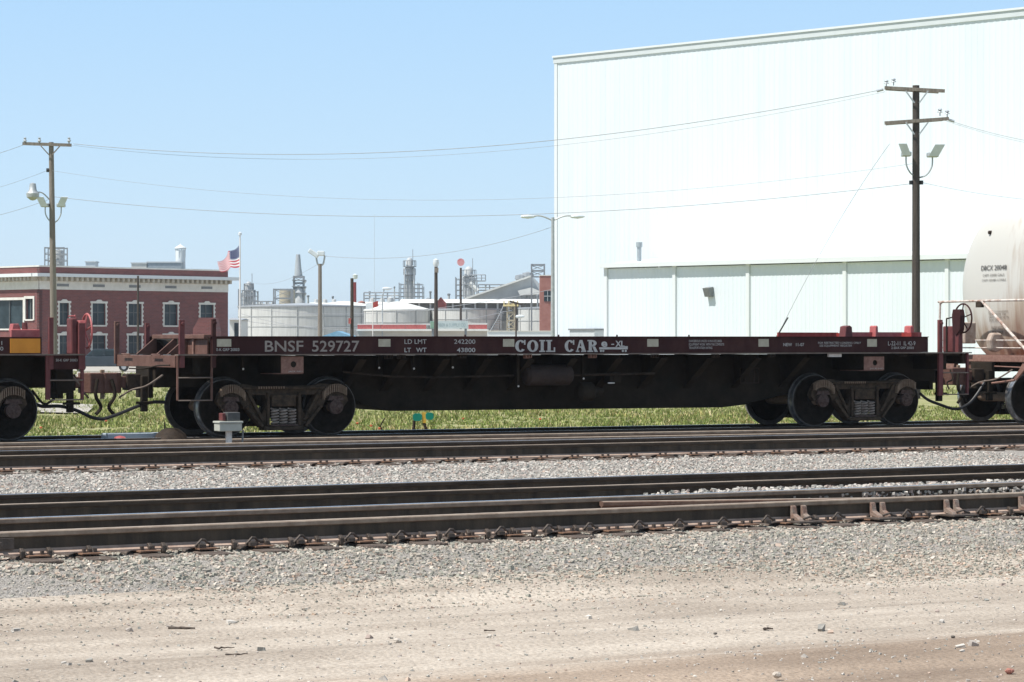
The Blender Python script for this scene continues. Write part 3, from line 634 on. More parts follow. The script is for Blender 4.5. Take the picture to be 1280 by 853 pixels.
for px, w_ in ((1057, .09), (1092, .035), (1136, .05)):
    m = MB(); x0 = cx(px, -.9); zt2 = cz(px, 407, -.9); m.prism([(x0 - w_, zt - .1), (x0 + w_, zt - .1), (x0 + w_ * .8, zt2 - .03), (x0 + w_ * .3, zt2), (x0 - w_ * .6, zt2 - .02)], -1.0, -.8); m.build('stop_post', pinkred if px > 1060 else maroon_b, car, bevel=.01)
MB().box(xl + .9, xl + 1.35, -.1, .1, zt, zt + .0).v
for px in (583, 700, 773, 863): MB().tube([(cx(px), YS + .05, zt), (cx(px), YS + .05, zt + .04)], .014, 6).build('tie_down_pin', maroon, car)
# corner ladders
def post(px, py0, py1, y, mat, w_=.045, name='corner_post'):
    x0 = cx(px, y); z1, z0 = cz(px, py0, y), cz(px, py1, y)
    m = MB().box(x0 - w_, x0 + w_, y - .03, y + .03, z0, z1); m.tube([(x0 + w_ * .3, y - .05, z1 - .06), (x0 + w_ * .3, y + .05, z1 - .06)], .03, 8); return m.build(name, mat, car, bevel=.006)
post(227, 400, 460, YS, maroon_b, .042); post(267, 399, 460, YS, maroon, .032)
ladder(car, cx(222), cx(264.5), YS, cz(222, 501), (zb, zb), [cz(222, 472.5), cz(222, 501)], brown, .013)
post(1175, 400, 495, YS, maroon_b, .04); ladder(car, cx(1177), cx(1209), YS, cz(1200, 494), (zb, zb), [cz(1200, 466), cz(1200, 493)], maroon_b, .02)
post(146, 402, 455, 1.42, brown, .04); post(184, 404, 446, 1.42, maroon_b, .035)
for y in (-.9, .6): MB().tube([(xe0 - .05, y, zb - .02), (xe0 - .05, y, zb - .0), (xe0 - .05, y + .4, zb - .0), (xe0 - .05, y + .4, zb - .02)], .012, 6).build('hand_hold', brown, car)
MB().tube(smooth_pts([(xe0 - .06, -1.4, zb - .16), (xe0 - .08, -.9, zb - .17), (xe0 - .14, -.4, zb - .22), (xe0 - .3, -.15, zb - .22)]), .013, 6).build('uncoupling_lever', brown_d, car, smooth=True)
MB().tube([(xr, 1.45, zb + .2), (xe1 - .1, 1.45, zb + .2)], .015, 6).build('hand_rail', brown_d, car)
# brake stand on the right platform
mb = MB(); x0 = cx(1191, -.6); mb.box(x0 - .12, x0 + .12, -.75, -.45, zb, cz(1191, 408, -.6)); mb.build('brake_stand', maroon_b, car, bevel=.02)
for k in range(4): MB().lathe([(0, -.01), (.018, -.008), (.02, 0)], (x0 - .02, -.75, zb + .09 + k * .1), 'y', 8).build('stand_bolt', maroon, car)
MB().tube(smooth_pts([(x0 - .14, -.6, zb), (x0 - .14, -.6, zb + .55), (x0 - .1, -.6, zb + .62), (x0 + .14, -.6, zb + .62), (x0 + .16, -.6, zb + .3)], 5), .014, 6).build('stand_rail', brown_d, car, smooth=True)
hand_brake(car, xe1 + .1, -1.15, cz(1206, 398, -1.15), maroon, 1, zb)
for y in (-1.15,):
    MB().box(xe1 - .04, xe1 + .0, y - .05, y + .05, zb, zb + .55).build('brake_mount', maroon_b, car)
knuckle_coupler(car, xe0 + .02, -1, .75); knuckle_coupler(car, xe1 - .02, 1, .75)
# trucks
tl = (cx(291, -1.13) + cx(420.5, -1.13)) / 2; tr_ = (cx(1029, -1.13) + cx(1136, -1.13)) / 2
truck(car, tl); truck(car, tr_)
# lettering and reflectors on the near sill
for a_, b_ in ((271, 289), (473, 488), (628.7, 642.8), (809, 823), (948, 961), (1084, 1096)):
    MB().box(cx(a_), cx(b_), YS - .003, YS, cz(a_, 433.6), cz(a_, 424)).build('reflector', cream_sq, car)
def sill_text(s_, a_, b_, y0, y1, mat=white_let, off=0, par=None): return text(s_, cx(a_), cx(b_), cz((a_+b_)/2, y1), cz((a_+b_)/2, y0), YS, mat, par or car, offset=off)
sill_text('BNSF', 331, 379, 426, 440, cream_let, .012); sill_text('529727', 390, 449, 426, 440, cream_let, .012)
sill_text('50-K GRP 20003', 268, 299, 435.5, 439)
sill_text('LD LMT', 505.5, 533, 424.5, 430); sill_text('242200', 567.5, 594, 424.5, 430)
sill_text('LT   WT', 505.5, 533, 435, 440.5, off=.01); sill_text('43800', 571, 594, 435, 440.5, off=.01)
sill_text('DANGEROUS UNLESS 10 IN IS SECURED\nEQUIPMENT WORK WITH THE COMPLETE\nTRANSPORTATION RATING', 861, 905, 425, 436.5)
sill_text('NEW   11-07', 979, 1005, 429, 433, off=.01)
sill_text('FOR RESTRICTED LOADING ONLY\n  SEE EQUIPMENT REGISTER', 1022.5, 1076, 427.5, 434)
sill_text('L-22-11  IL 42-9', 1110, 1144, 426.8, 432); sill_text('2-50-K GRP 20003', 1114, 1142, 433.5, 436.5)
# slab-serif COIL CAR built as heavy letters with serifs
def serif(word, a_, b_):
    ws = {'C': 1.0, 'O': 1.05, 'I': .55, 'L': .85, 'A': 1.05, 'R': 1.05}; tot = sum(ws[c] for c in word); x = a_
    for c in word:
        w_ = (b_ - a_) * ws[c] / tot; x0, x1 = x + w_ * .06, x + w_ * .94; z1, z0 = cz(x, 425.2), cz(x, 440.2); X0, X1 = cx(x0), cx(x1); W = X1 - X0; H = z1 - z0; s_ = MB(); y0, y1 = YS - .006, YS
        sr = lambda u0, u1, v0, v1: s_.box(X0 + W * u0, X0 + W * u1, y0, y1, z0 + H * v0, z0 + H * v1)
        if c in 'CO':
            n = 24; pts = []
            a0, a1 = (R(38), R(322)) if c == 'C' else (0, 2 * math.pi); A = np.linspace(a0, a1, n)
            for i in range(n - 1):
                q = []
                for a in (A[i], A[i+1]):
                    q.append(((.5 + .5 * math.cos(a)), .5 + .5 * math.sin(a)))
                for a in (A[i+1], A[i]): q.append((.5 + (.20 if c == 'O' else .18) * math.cos(a), .5 + .38 * math.sin(a)))
                s_.prism([(X0 + W * u, z0 + H * v) for u, v in q], y0, y1)
            if c == 'C': sr(.84, .97, .60, 1.0)
        elif c == 'I': sr(.25, .75, .115, .885); sr(0, 1, 0, .11); sr(0, 1, .89, 1)
        elif c == 'L': sr(.16, .50, .115, .885); sr(0, 1, 0, .11); sr(0, .66, .89, 1); sr(.85, 1, .115, .38)
        elif c == 'A':
            s_.prism([(X0 + W * u, z0 + H * v) for u, v in ((.36, 1), (.62, 1), (.95, .115), (.60, .115), (.5, .36), (.26, .36), (.20, .115), (.08, .115))], y0, y1); sr(0, .32, 0, .11); sr(.52, 1, 0, .11)
            s_.prism([(X0 + W * u, z0 + H * v) for u, v in ((.42, .72), (.47, .72), (.53, .46), (.35, .46))], y0 - .002, y0, 1)
        elif c == 'R':
            sr(.12, .42, .115, .885); sr(0, .55, 0, .11); sr(0, .42, .89, 1); n = 12
            A = np.linspace(R(90), R(-90), n)
            for i in range(n - 1): s_.prism([(X0 + W * (.42 + .46 * math.cos(a) * k), z0 + H * (.73 + .27 * math.sin(a) * kk)) for a, k, kk in ((A[i], 1, 1), (A[i+1], 1, 1), (A[i+1], .38, .5), (A[i], .38, .5))], y0, y1)
            s_.prism([(X0 + W * u, z0 + H * v) for u, v in ((.46, .46), (.72, .46), (1, .0), (.70, .0))], y0 - .001, y1 - .001)
        s_.build('lettering', [white_let, maroon], car); x += w_
serif('COIL', 643, 694.5); serif('CAR', 705, 748)
mb = MB(); mb.box(cx(749), cx(784.5), YS - .005, YS, cz(760, 437), cz(760, 434.3))
for q in (751, 754, 778.5, 782): mb.lathe([(0, -.006), (.02, -.006), (.02, 0), (0, 0)], (cx(q), YS, cz(q, 438.8)), 'y', 8)
mb.box(cx(780.5), cx(784.5), YS - .005, YS, cz(782, 434.2), cz(782, 433)); mb.build('flatcar_emblem', white_let, car)
sill_text('e', 751.5, 759, 427, 434, off=.03); sill_text('-', 764, 767.5, 430, 431.3, off=.03); sill_text('XL', 769, 780.5, 426.2, 433.8, off=.03)

# ---- hoses between the cars belong to the cars they hang from
hz = TR.z(120, 505, 0)
def hpt(px, py, y=-.35): return (TR.x(px, y), y, TR.z(px, py, y))
def car_hose(parent, ox, lst):
    pts = smooth_pts([hpt(a, b) for a, b in lst], 6); pts = [(p.x - ox, p.y, p.z) for p in pts]
    h = hose(parent, pts); e = pts[-1]; return h
car_hose(car, OX, [(206, 503), (190, 503), (172, 508), (150, 517), (133, 523), (127, 524)])
car_hose(car, OX, [(1150, 492), (1160, 500), (1175, 506), (1190, 511), (1200, 511)])

# ---- the left car
OL = TR.x(20, YS); lc = TR.root('coil_car', OL, 0, 'maroon freight car end with an orange panel and brake wheel, leftmost in the train', 'railway car')
def lx(px, y=YS): return TR.x(px, y) - OL
XL = lx(-330)
zb2, zt2 = TR.z(20, 443.5, YS), TR.z(20, 421.5, YS); xe = lx(104)
for sg in (1, -1): MB().box(XL, lx(52), YS * sg, (YS + .012) * sg, zb2 + .01, zt2).build('side_sill', maroon, lc); MB().box(XL, xe, (YS - .07) * sg, (YS + .1) * sg, zb2 - .012, zb2 + .008).build('sill_flange', flangem if sg > 0 else brown_d, lc)
MB().box(XL, lx(52) - .05, -1.38, 1.38, zb2 + .02, zt2 - .03).build('deck', under, lc)
MB().box(XL, lx(40, -.6), -.6, .6, zb2 - .45, zb2 - .02).build('centre_sill', under, lc)
MB().box(lx(0, -.2), xe - .05, -.45, .45, zb2 - .52, zb2 - .03).build('draft_sill', under, lc)
MB().box(lx(12.5), lx(50), YS - .014, YS, TR.z(30, 441.5, YS), TR.z(30, 423.5, YS)).build('orange_panel', orange, lc)
text('11\n00', lx(-4), lx(4), TR.z(0, 438.5, YS), TR.z(0, 426.5, YS), YS, white_let, lc)
MB().box(lx(14, -1.3), lx(50, -1.3), -1.3, -1.22, zt2 - .02, TR.z(30, 412, -1.3)).build('coil_stop', pinkred, lc, bevel=.01)
MB().prism([(lx(15, -1.3), zt2 + .08), (lx(28, -1.3), zt2 + .08), (lx(24, -1.3), zt2 + .2), (lx(17, -1.3), zt2 + .2)], -1.28, -1.1).build('stop_wedge', pinkred, lc, bevel=.01)
MB().tube([(lx(31, -1.2), -1.2, zt2 + .08), (lx(31, -1.2), -1.2, zt2 + .22)], [.05, .04], 8).build('stop_post', maroon_b, lc)
MB().box(lx(60), xe, YS + .01, YS + .03, TR.z(80, 462, YS), zb2 - .014).build('end_plate', maroon, lc); text('50-K GRP 20003', lx(70), lx(97), TR.z(80, 452, YS), TR.z(80, 448.8, YS), YS + .01, white_let, lc)
for px, y0, w_, mt in ((63.5, 397, .035, maroon_b), (102, 404, .05, maroon_b)):
    m = MB().box(lx(px) - w_, lx(px) + w_, YS - .03, YS + .03, TR.z(px, 462, YS), TR.z(px, y0, YS)); m.build('corner_post', mt, lc, bevel=.006)
m = MB().box(lx(57) , lx(62.5), YS - .02, YS + .03, TR.z(60, 500, YS), zb2).build('ladder_stile', maroon_b, lc)
m = MB().box(lx(101) , lx(104.5), YS - .02, YS + .03, TR.z(102, 500, YS), TR.z(102, 462, YS)).build('ladder_stile', maroon_b, lc)
for py in (475.5, 500): MB().tube([(lx(62), YS - .02, TR.z(80, py, YS)), (lx(103), YS - .02, TR.z(80, py, YS))], .012, 6).build('ladder_rung', flangem, lc)
MB().box(xe - .12, xe, -1.4, 1.4, zb2 - .22, zb2 - .014).build('end_sill', maroon, lc)
MB().box(lx(52), xe - .12, -1.4, 1.4, zb2 - .04, zb2 - .016).build('end_platform', maroon, lc)
MB().box(lx(91), lx(98.5), -1.40, -1.15, zb2, TR.z(95, 398, -1.3)).build('brake_stand', maroon_b, lc, bevel=.02)
MB().tube(smooth_pts([(lx(90), -1.3, TR.z(90, 395.5, -1.3)), (lx(97), -1.3, TR.z(96, 395.5, -1.3)), (lx(98.5), -1.3, TR.z(97, 399, -1.3)), (lx(98.5), -1.3, zb2)], 4), .013, 6).build('stand_rail', pinkred, lc, smooth=True)
hand_brake(lc, xe + .12, -1.28, TR.z(114, 414, -1.28), pinkred, 1, zb2 - .1); MB().box(xe - .06, xe + .0, -1.36, -1.2, zb2, zb2 + .5).build('brake_mount', maroon_b, lc)
MB().tube([(xe + .05, -1.2, zb2 + .35), (xe + .05, -1.2, zb2 - .2)], .01, 5).build('chain', white_steel, lc)
knuckle_coupler(lc, xe - .02, 1, .72)
tw = lx(-2, -1.13) - .89 + 0; truck(lc, tw + .24)
car_hose(lc, OL, [(40, 502), (52, 508), (75, 508), (95, 513), (115, 522), (127, 524)])
m = MB().tube(smooth_pts([(lx(40, -.6), -.6, TR.z(40, 488, -.6)), (lx(55, -.6), -.6, TR.z(60, 505, -.6)), (lx(68, -.6), -.6, TR.z(68, 498, -.6))]), .02, 6).build('brake_pipe', under, lc, smooth=True)
for px, py in ((78, 463), (78, 483)): MB().lathe([(0, -.03), (.045, -.02), (.05, .02), (0, .03)], (lx(px, -.9), -.9, TR.z(px, py, -.9)), 'y', 10).build('release_valve', brown_d, lc)
MB().box(lx(70, -.95), lx(92, -.95), -.95, -.7, TR.z(80, 492, -.95), zb2 - .1).build('brake_valve', under, lc, bevel=.03)

# ---- the tank car
xn = TR.x(1293, -1.45); tc = TR.root('tank_car', xn, 0, 'white rust stained tank car marked DBCX 20048, at the right edge', 'railway car')
def kx(px, y=0): return TR.x(px, y) - xn
tank_m = bpy.data.materials.new('tank_white_paint'); tank_m.use_nodes = True; n = tank_m.node_tree.nodes; l = tank_m.node_tree.links; b = n['Principled BSDF']; b.inputs['Roughness'].default_value = .5
tcn = n.new('ShaderNodeTexCoord'); sp = n.new('ShaderNodeSeparateXYZ'); l.new(tcn.outputs['Object'], sp.inputs[0])
no = n.new('ShaderNodeTexNoise'); mp = n.new('ShaderNodeMapping'); mp.inputs['Scale'].default_value = (3.5, 3.5, .35); l.new(tcn.outputs['Object'], mp.inputs[0]); l.new(mp.outputs[0], no.inputs['Vector']); no.inputs['Scale'].default_value = 2.5; no.inputs['Detail'].default_value = 9
mr = n.new('ShaderNodeMapRange'); mr.inputs[1].default_value = 2.6; mr.inputs[2].default_value = 1.3; l.new(sp.outputs[2], mr.inputs[0])
mr2 = n.new('ShaderNodeMapRange'); mr2.inputs[1].default_value = .25; mr2.inputs[2].default_value = -1.25; l.new(sp.outputs[1], mr2.inputs[0])
ma = n.new('ShaderNodeMath'); ma.operation = 'MULTIPLY_ADD'; l.new(no.outputs['Fac'], ma.inputs[0]); ma.inputs[1].default_value = 1.3; l.new(mr.outputs[0], ma.inputs[2])
mb2 = n.new('ShaderNodeMath'); mb2.operation = 'MULTIPLY_ADD'; l.new(mr2.outputs[0], mb2.inputs[0]); mb2.inputs[1].default_value = .75; l.new(ma.outputs[0], mb2.inputs[2])
rp = n.new('ShaderNodeValToRGB'); e = rp.color_ramp.elements; e[0].position = .46; e[0].color = (.60, .58, .53, 1); e[1].position = .95; e[1].color = (.20, .085, .05, 1)
q = e.new(.66); q.color = (.42, .34, .27, 1); ms = n.new('ShaderNodeMath'); ms.operation = 'MULTIPLY'; ms.inputs[1].default_value = .46; l.new(mb2.outputs[0], ms.inputs[0]); l.new(ms.outputs[0], rp.inputs[0]); l.new(rp.outputs[0], b.inputs['Base Color'])
zc = 2.52; RT = 1.50; L = 14.0; xh = kx(1203, .0) - .05
pr = [(0, 0)] + [(RT * math.sin(a), .38 * (1 - math.cos(a))) for a in np.linspace(.08, math.pi / 2, 14)] + [(RT, L - .62)] + [(RT * math.cos(a), L - .62 + .62 * math.sin(a)) for a in np.linspace(.2, math.pi / 2, 8)]
# dish head starts where the photograph shows it
best = None
for tx_ in np.linspace(-1, 3, 400):
    m_ = 1e9
    for r_, h in pr[:15]:
        for sg in (-1, 1):
            p = TR.w(xn + tx_ + h, sg * r_); m_ = min(m_, 640 + F * p.x / p.y)
    if best is None or abs(m_ - 1203) < best[0]: best = (abs(m_ - 1203), tx_)
xh = max(best[1], .12)
t = MB().lathe([(r_, xh + h) for r_, h in pr], (0, 0, zc), 'x', 72).build('tank', tank_m, tc, smooth=True)
# stencilled text sits on the dished head, which faces left
def dish(y, z): return xh + .38 * (1 - math.sqrt(max(.02, 1 - (y * y + (z - zc) ** 2) / RT ** 2)))
def head_text(s_, px0, px1, py0, py1, mat, off=0):
    def proj(px, py):
        x = xh + .2; k = (px - 640) / F
        for _ in range(30):
            ox, oy = TR.o.x + TR.d.x * (xn + x), TR.o.y + TR.d.y * (xn + x); y = (k * oy - ox) / (TR.n.x - k * TR.n.y); Y = oy + TR.n.y * y
            z = ZC - (py - HY) / F * Y - .19; x = dish(y, z)
        return y, z
    a = proj(px0, py1); b_ = proj(px1, py0); o = text(s_, -a[0], -b_[0], a[1], b_[1], 0, mat, tc, offset=off); me = o.data
    for v in me.vertices:
        y, z = -v.co.x, v.co.z; v.co = (dish(y, z) - .012, y, z)
stencil = M('black_stencil', (.05, .05, .05), .7, (.12, .11, .1), 20); fst = M('faded_stencil', (.13, .10, .085), .8)
head_text('DBCX 20048', 1227, 1259, 331, 338.5, stencil, .01); head_text('CAPY 22000 GALS', 1229, 1256, 342, 346, stencil); head_text('CAPY 83280 LITERS', 1228, 1258, 348.5, 352, stencil)
head_text('DOT 111A100W1\nTEST PRESS 100\nSAFETY VALVE 75\nDUE 2012', 1237, 1261, 388, 402, fst); head_text('INSP REQD\nSTA 2009', 1241, 1257, 408, 418, fst)
MB().lathe([(0, -.03), (.035, -.02), (.04, .03), (0, .04)], (dish(.35, 3.55) - .02, .35, 3.55), 'x', 10).build('shell_lug', brown_d, tc)
ze = TR.z(1280, 445, -1.45)
stained_w = M('rust_stained_white_steel', (.30, .17, .12), .6, (.62, .56, .50), 7, .1, lo=.35, hi=.55)
MB().box(-.08, .06, -1.47, 1.47, ze - .12, ze).build('end_sill', rustpink, tc, bevel=.01)
MB().box(.06, L - .2, -.35, .35, ze - .30, ze + .0).build('draft_sill', under, tc); MB().box(.06, 1.5, -1.4, 1.4, ze - .02, ze + .01).build('end_platform', rustpink, tc)
zr = TR.z(1280, 375, -1.45) - 0
rail_pts = [(-.02, 1.42, ze), (-.02, 1.42, zr - .12), (-.02, 1.36, zr - .02), (-.02, 1.25, zr), (-.02, -1.25, zr), (-.02, -1.36, zr - .02), (-.02, -1.42, zr - .12), (-.02, -1.42, ze)]
MB().tube(smooth_pts(rail_pts, 5), .022, 8).build('end_railing', stained_w, tc, smooth=True)
y1 = -.35; MB().tube([(-.02, .1, zr), (-.02, -1.35, ze + .02)], .028, 8).build('railing_brace', stained_w, tc)
MB().box(-.05, .01, .07, .25, zr - .12, zr - .02).build('railing_bracket', brown_d, tc)
for dz in (.14, .28): MB().tube([(-.02, 1.42, ze + dz), (-.02, -1.4, ze + dz)], .014, 6).build('railing_rod', stained_w, tc)
MB().lathe([(0, -.14), (.13, -.12), (.17, -.06), (.17, .06), (.13, .12), (0, .14)], (-.12, .62, ze + .45), 'x', 18).build('brake_drum', stained_w, tc, smooth=True)
MB().box(-.26, .0, .3, .46, ze + .22, ze + .62).build('brake_housing', M('tan_stained_steel', (.35, .25, .19), .7, (.5, .42, .35), 9), tc, bevel=.02)
MB().prism([(-.14, ze + .1), (.0, ze + .05), (.16, ze + .12), (.19, ze + .3), (.1, ze + .42), (-.1, ze + .42), (-.17, ze + .28)], -.35, -.2, 0, 'xz').build('valve_body', M('tan_stained_steel', (.35, .25, .19), .7, (.5, .42, .35), 9), tc, bevel=.04)
MB().prism([(-1.4, ze - .12), (-1.2, ze - .12), (-.9, ze - .45), (-.98, ze - .45)], -.06, -.02, 0, 'yz').build('step_bracket', rustpink, tc)
MB().prism([(.9, ze - .12), (1.35, ze - .12), (1.3, ze - .32), (.95, ze - .32)], -.06, .04, 0, 'yz').build('end_bracket', rustpink, tc)
MB().box(-.04, .2, .1, .55, ze - .36, ze - .12).build('end_box', brown, tc, bevel=.01); MB().tube([(-.04, -1.3, ze - .22), (-.04, -.2, ze - .2)], .014, 6).build('hand_hold', rustpink, tc)
MB().tube(smooth_pts([(-.1, .9, ze - .5), (-.3, .5, ze - .55), (-.4, .1, ze - .48), (-.2, -.3, ze - .52), (-.1, -1.0, ze - .45)]), .022, 6).build('uncoupling_lever', rustpink, tc, smooth=True)
knuckle_coupler(tc, -.05, -1, .72)
tkx = kx(1301, -1.13) + .89; truck(tc, tkx); truck(tc, tkx + 10.5)
lst = [(1232, 476), (1222, 492), (1212, 504), (1200, 511)]; car_hose(tc, xn, lst)

# ------------------------------------------------------------------ lineside things
conc = M('pale_concrete', (.42, .42, .40), .85, (.55, .55, .53), 8, .2)
grey_box = M('grey_painted_metal', (.16, .17, .17), .6, (.22, .23, .23), 8)
q = P(286, gy(552, .0)); Yb = 39.6; q = P(286, Yb)
s_ = Yb / F; sb = empty('switch_indicator', (q.x, q.y, 0), R(27), 'cream and grey indicator box on a white post in front of the first left wheel', 'signal box')
def zpx(py, Y=Yb): return ZC - (py - HY) * Y / F
MB().box(-16*s_, 14*s_, -.12, .12, zpx(539), zpx(529)).build('lower_box', M('cream_enamel', (.42, .43, .37), .6, (.5, .5, .44), 8), sb, bevel=.01)
MB().box(-17*s_, 15*s_, -.14, .14, zpx(529), zpx(526.5)).build('box_lid', M('cream_enamel', (.42, .43, .37), .6), sb, bevel=.006)
MB().box(-5*s_, 12*s_, -.10, .10, zpx(526.5), zpx(515.5)).build('upper_box', M('dark_grey_metal', (.06, .062, .06), .7, (.09, .09, .088), 8), sb, bevel=.01)
MB().box(-11*s_, -6.5*s_, -.08, .08, zpx(525.8), zpx(516.5)).build('indicator_lens', maroon_b, sb, bevel=.01)
MB().tube([(0, 0, -.05), (0, 0, zpx(539))], .05, 14).build('post', white_steel, sb, smooth=True)
MB().tube([(17*s_, 0, -.05), (19*s_, 0, zpx(538))], .015, 6).build('conduit', grey_box, sb)
# concrete slab cover with lump and red cap, between the tracks
Yb = 41.2; s_ = Yb / F; q = P(176, Yb)
sl = empty('switch_machine', (q.x, q.y, 0), R(27), 'pale blue grey switch machine plate lying between the tracks at lower left', 'switch machine')
MB().box(-44*s_*1.1, 44*s_*1.1, -.20, .12, -.05, zpx(541.0, Yb)).build('cover_plate', M('pale_blue_paint', (.40, .46, .50), .6, (.56, .60, .62), 3), sl, bevel=.01)
MB().lathe([(0, .34), (.12, .32), (.22, .25), (.29, .14), (.33, 0)], (27*s_, -.45, -.0), 'z', 14).build('motor_housing', brown_d, sl, smooth=True)
MB().tube([(23*s_, -.3, .2), (23*s_, -.3, .42)], .012, 6).build('latch_pin', brown_d, sl)
MB().tube([(-38*s_, -.45, .12), (20*s_, -.45, .12)], .035, 8).build('throw_rod', brown_d, sl)
MB().lathe([(0, -.09), (.07, -.08), (.09, 0), (.07, .08), (0, .09)], (-40*s_, -.48, .14), 'x', 12).build('red_cap', pinkred, sl, smooth=True)
# pale block by the wheel
q = P(232, 40.6); o = MB().box(-.14, .14, -.1, .1, -.05, .16).build('concrete_block', conc, bevel=.02); o.location = (q.x, q.y, 0); o.rotation_euler.z = .3; tag(o, 'small white concrete block on the ballast beneath the far left wheel', 'block')
# switch target beyond the train
Yg = 47.2; s_ = Yg / F; q = P(531, Yg, 0); zg = -.2
st = empty('switch_stand', (q.x, q.y, zg), 0, 'low switch stand with two green targets on a yellow post, behind the car', 'switch stand')
green = M('green_target_paint', (.0, .19, .13), .5, (.0, .24, .17), 6); yel = M('yellow_paint', (.55, .33, .03), .6, (.65, .42, .06), 6)
zz_ = lambda py: ZC - (py - HY) * s_ - zg
def tgt(x0, x1, z0, z1):
    c = .22; w_, h = x1 - x0, z1 - z0; pl = [(x0 + w_*c, z0), (x1 - w_*c, z0), (x1, z0 + h*c), (x1, z1 - h*c), (x1 - w_*c, z1), (x0 + w_*c, z1), (x0, z1 - h*c), (x0, z0 + h*c)]
    MB().prism(pl, -.012, .0).build('target', green, st, bevel=.003)
tgt(-15*s_, -3.5*s_, zz_(526.5), zz_(517)); tgt(1*s_, 11*s_, zz_(525), zz_(516))
MB().box(-3*s_, 1.5*s_, .002, .05, zz_(529), zz_(515.5)).build('post', yel, st); MB().tube([(-.02, .03, zz_(529)), (.14, 0, 0.02)], .03, 6).build('strut', brown_d, st); MB().tube([(-13*s_, .03, zz_(526)), (-.24, 0, 0.02)], .03, 6).build('strut', brown_d, st)
MB().tube(smooth_pts([(-17*s_, .05, .14), (-32*s_, .02, .17), (-47*s_, 0, .2), (-55*s_, 0, .34), (-50*s_, 0, .5)]), .013, 6).build('throw_lever', brown_d, st, smooth=True)
MB().box(-22*s_, 18*s_, -.15, .2, -.05, .04).build('base', tie_m, st)
# pale rock / board in the grass
q = P(716, 47.5); o = MB().prism([(-.13, 0), (.14, 0), (.15, .27), (.05, .19), (-.12, .17)], -.05, .05).build('broken_board', M('tan_board', (.50, .36, .26), .8, (.6, .46, .35), 6), bevel=.01); o.location = (q.x, q.y, -.2); tag(o, 'broken tan board standing in the grass behind the middle of the car', 'board')
# foreground sticks
def stick(px, py, L_, r_, ang, label, seed, kink=.0):
    Y = gy(py, -.31); q = P(px, Y); rnd = random.Random(seed); pts = []
    for k in range(7): u = k / 6; pts.append((-L_/2 + L_ * u, rnd.uniform(-1, 1) * kink, r_ * .8 + rnd.uniform(0, 1) * kink * .4))
    o = MB().tube(pts, [r_ * (1.1 - .08 * k) * rnd.uniform(.8, 1.15) for k in range(7)], 7).build('stick', M('weathered_stick', (.055, .04, .032), .9, (.13, .10, .08), 30, .3), smooth=True); o.location = (q.x, q.y, -.318); o.rotation_euler.z = ang; tag(o, label, 'stick', 'sticks on the dirt road')
stick(227, 785.5, .19, .011, -.04, 'straight dark stick lying on the dirt at lower left', 1, .004)
stick(281, 810, .13, .006, .35, 'thin curved twig on the dirt at lower left above the forked one', 2, .02)
stick(296, 819, .15, .009, .3, 'forked brown twig lowest at the left on the dirt', 3, .02)
stick(960, 786, .07, .009, .2, 'short dark twig on the dirt right of centre', 4, .01)
stick(612, 788, .08, .006, .0, 'thin twig on the dirt just left of the centre', 5, .005)
def rock(px, py, size, label, mat, seed):
    Y = gy(py, -.32); q = P(px, Y); rnd = random.Random(seed); bm = bmesh.new(); bmesh.ops.create_icosphere(bm, subdivisions=2, radius=size)
    for v in bm.verts: v.co *= rnd.uniform(.8, 1.15); v.co.z *= .65
    me = bpy.data.meshes.new('rock'); bm.to_mesh(me); bm.free(); me.materials.append(mat); o = bpy.data.objects.new('rock', me); C.objects.link(o); o.location = (q.x, q.y, -.31); tag(o, label, 'rock', 'rocks on the dirt road')
tan_r = M('tan_rock', (.42, .36, .30), .9, (.55, .49, .42), 20, .3); red_r = M('red_rock', (.32, .12, .09), .9, (.4, .2, .15), 20, .3); dk_r = M('dark_rock', (.09, .08, .07), .9, (.15, .13, .11), 20, .3)
rock(496, 803, .028, 'pale tan rock on the dirt road near the bottom centre', tan_r, 1)
rock(971, 846, .03, 'pale grey rock at the bottom edge right of centre', tan_r, 2); rock(1262, 841, .028, 'reddish rock at the bottom right corner of the dirt road', red_r, 3)
rock(1191, 798, .016, 'small dark rock on the dirt at lower right', dk_r, 4); rock(894, 794, .014, 'small dark pebble on the dirt right of centre below the ballast', dk_r, 5)

# ------------------------------------------------------------------ warehouse
wh_white = M('white_ribbed_cladding', (.63, .69, .725), .5, (.70, .75, .78), 1.1, stretch=(1, 1, .06), lo=.25, hi=.55)
wh_trim = M('white_trim', (.70, .73, .735), .5, (.68, .71, .71), 1)
wh_grey = M('grey_trim_and_shade', (.56, .60, .61), .7, (.60, .64, .65), 2)
c0 = P(693.5, 168); WF = Fr(c0.x, c0.y, -R(44.3), -.5)
wr = WF.root('warehouse', 0, 0, 'huge white ribbed metal warehouse behind the right half of the train', 'warehouse')
zw = WF.z(693.5, 71.5); Lw = WF.x(1280) + 14; Dw = 40
def ribbed(x0, x1, z0, z1, y, mat, name, parent, pitch=.30, d=.045, rib=.10):
    mb = MB(); x = x0
    while x < x1 - .001:
        xe_ = min(x + pitch, x1); a = xe_ - x
        prs = [(x, y), (x + a * .12, y - d), (x + a * .34, y - d), (x + a * .46, y), (xe_, y)]
        for p, q in zip(prs[:-1], prs[1:]): mb.add([(p[0], p[1], z0), (q[0], q[1], z0), (q[0], q[1], z1), (p[0], p[1], z1)], [(0, 1, 2, 3)])
        x = xe_
    return mb.build(name, mat, parent)
ribbed(.25, Lw, 0, zw - .35, 0, wh_white, 'wall', wr, .40, .013)
MB().box(0, .25, -.06, .02, 0, zw - .35).build('corner_trim', wh_trim, wr)
MB().add([(0, .02, 0), (0, Dw, 0), (0, Dw, zw - .35), (0, .02, zw - .35)], [(0, 1, 2, 3)]).build('wall', wh_white, wr)
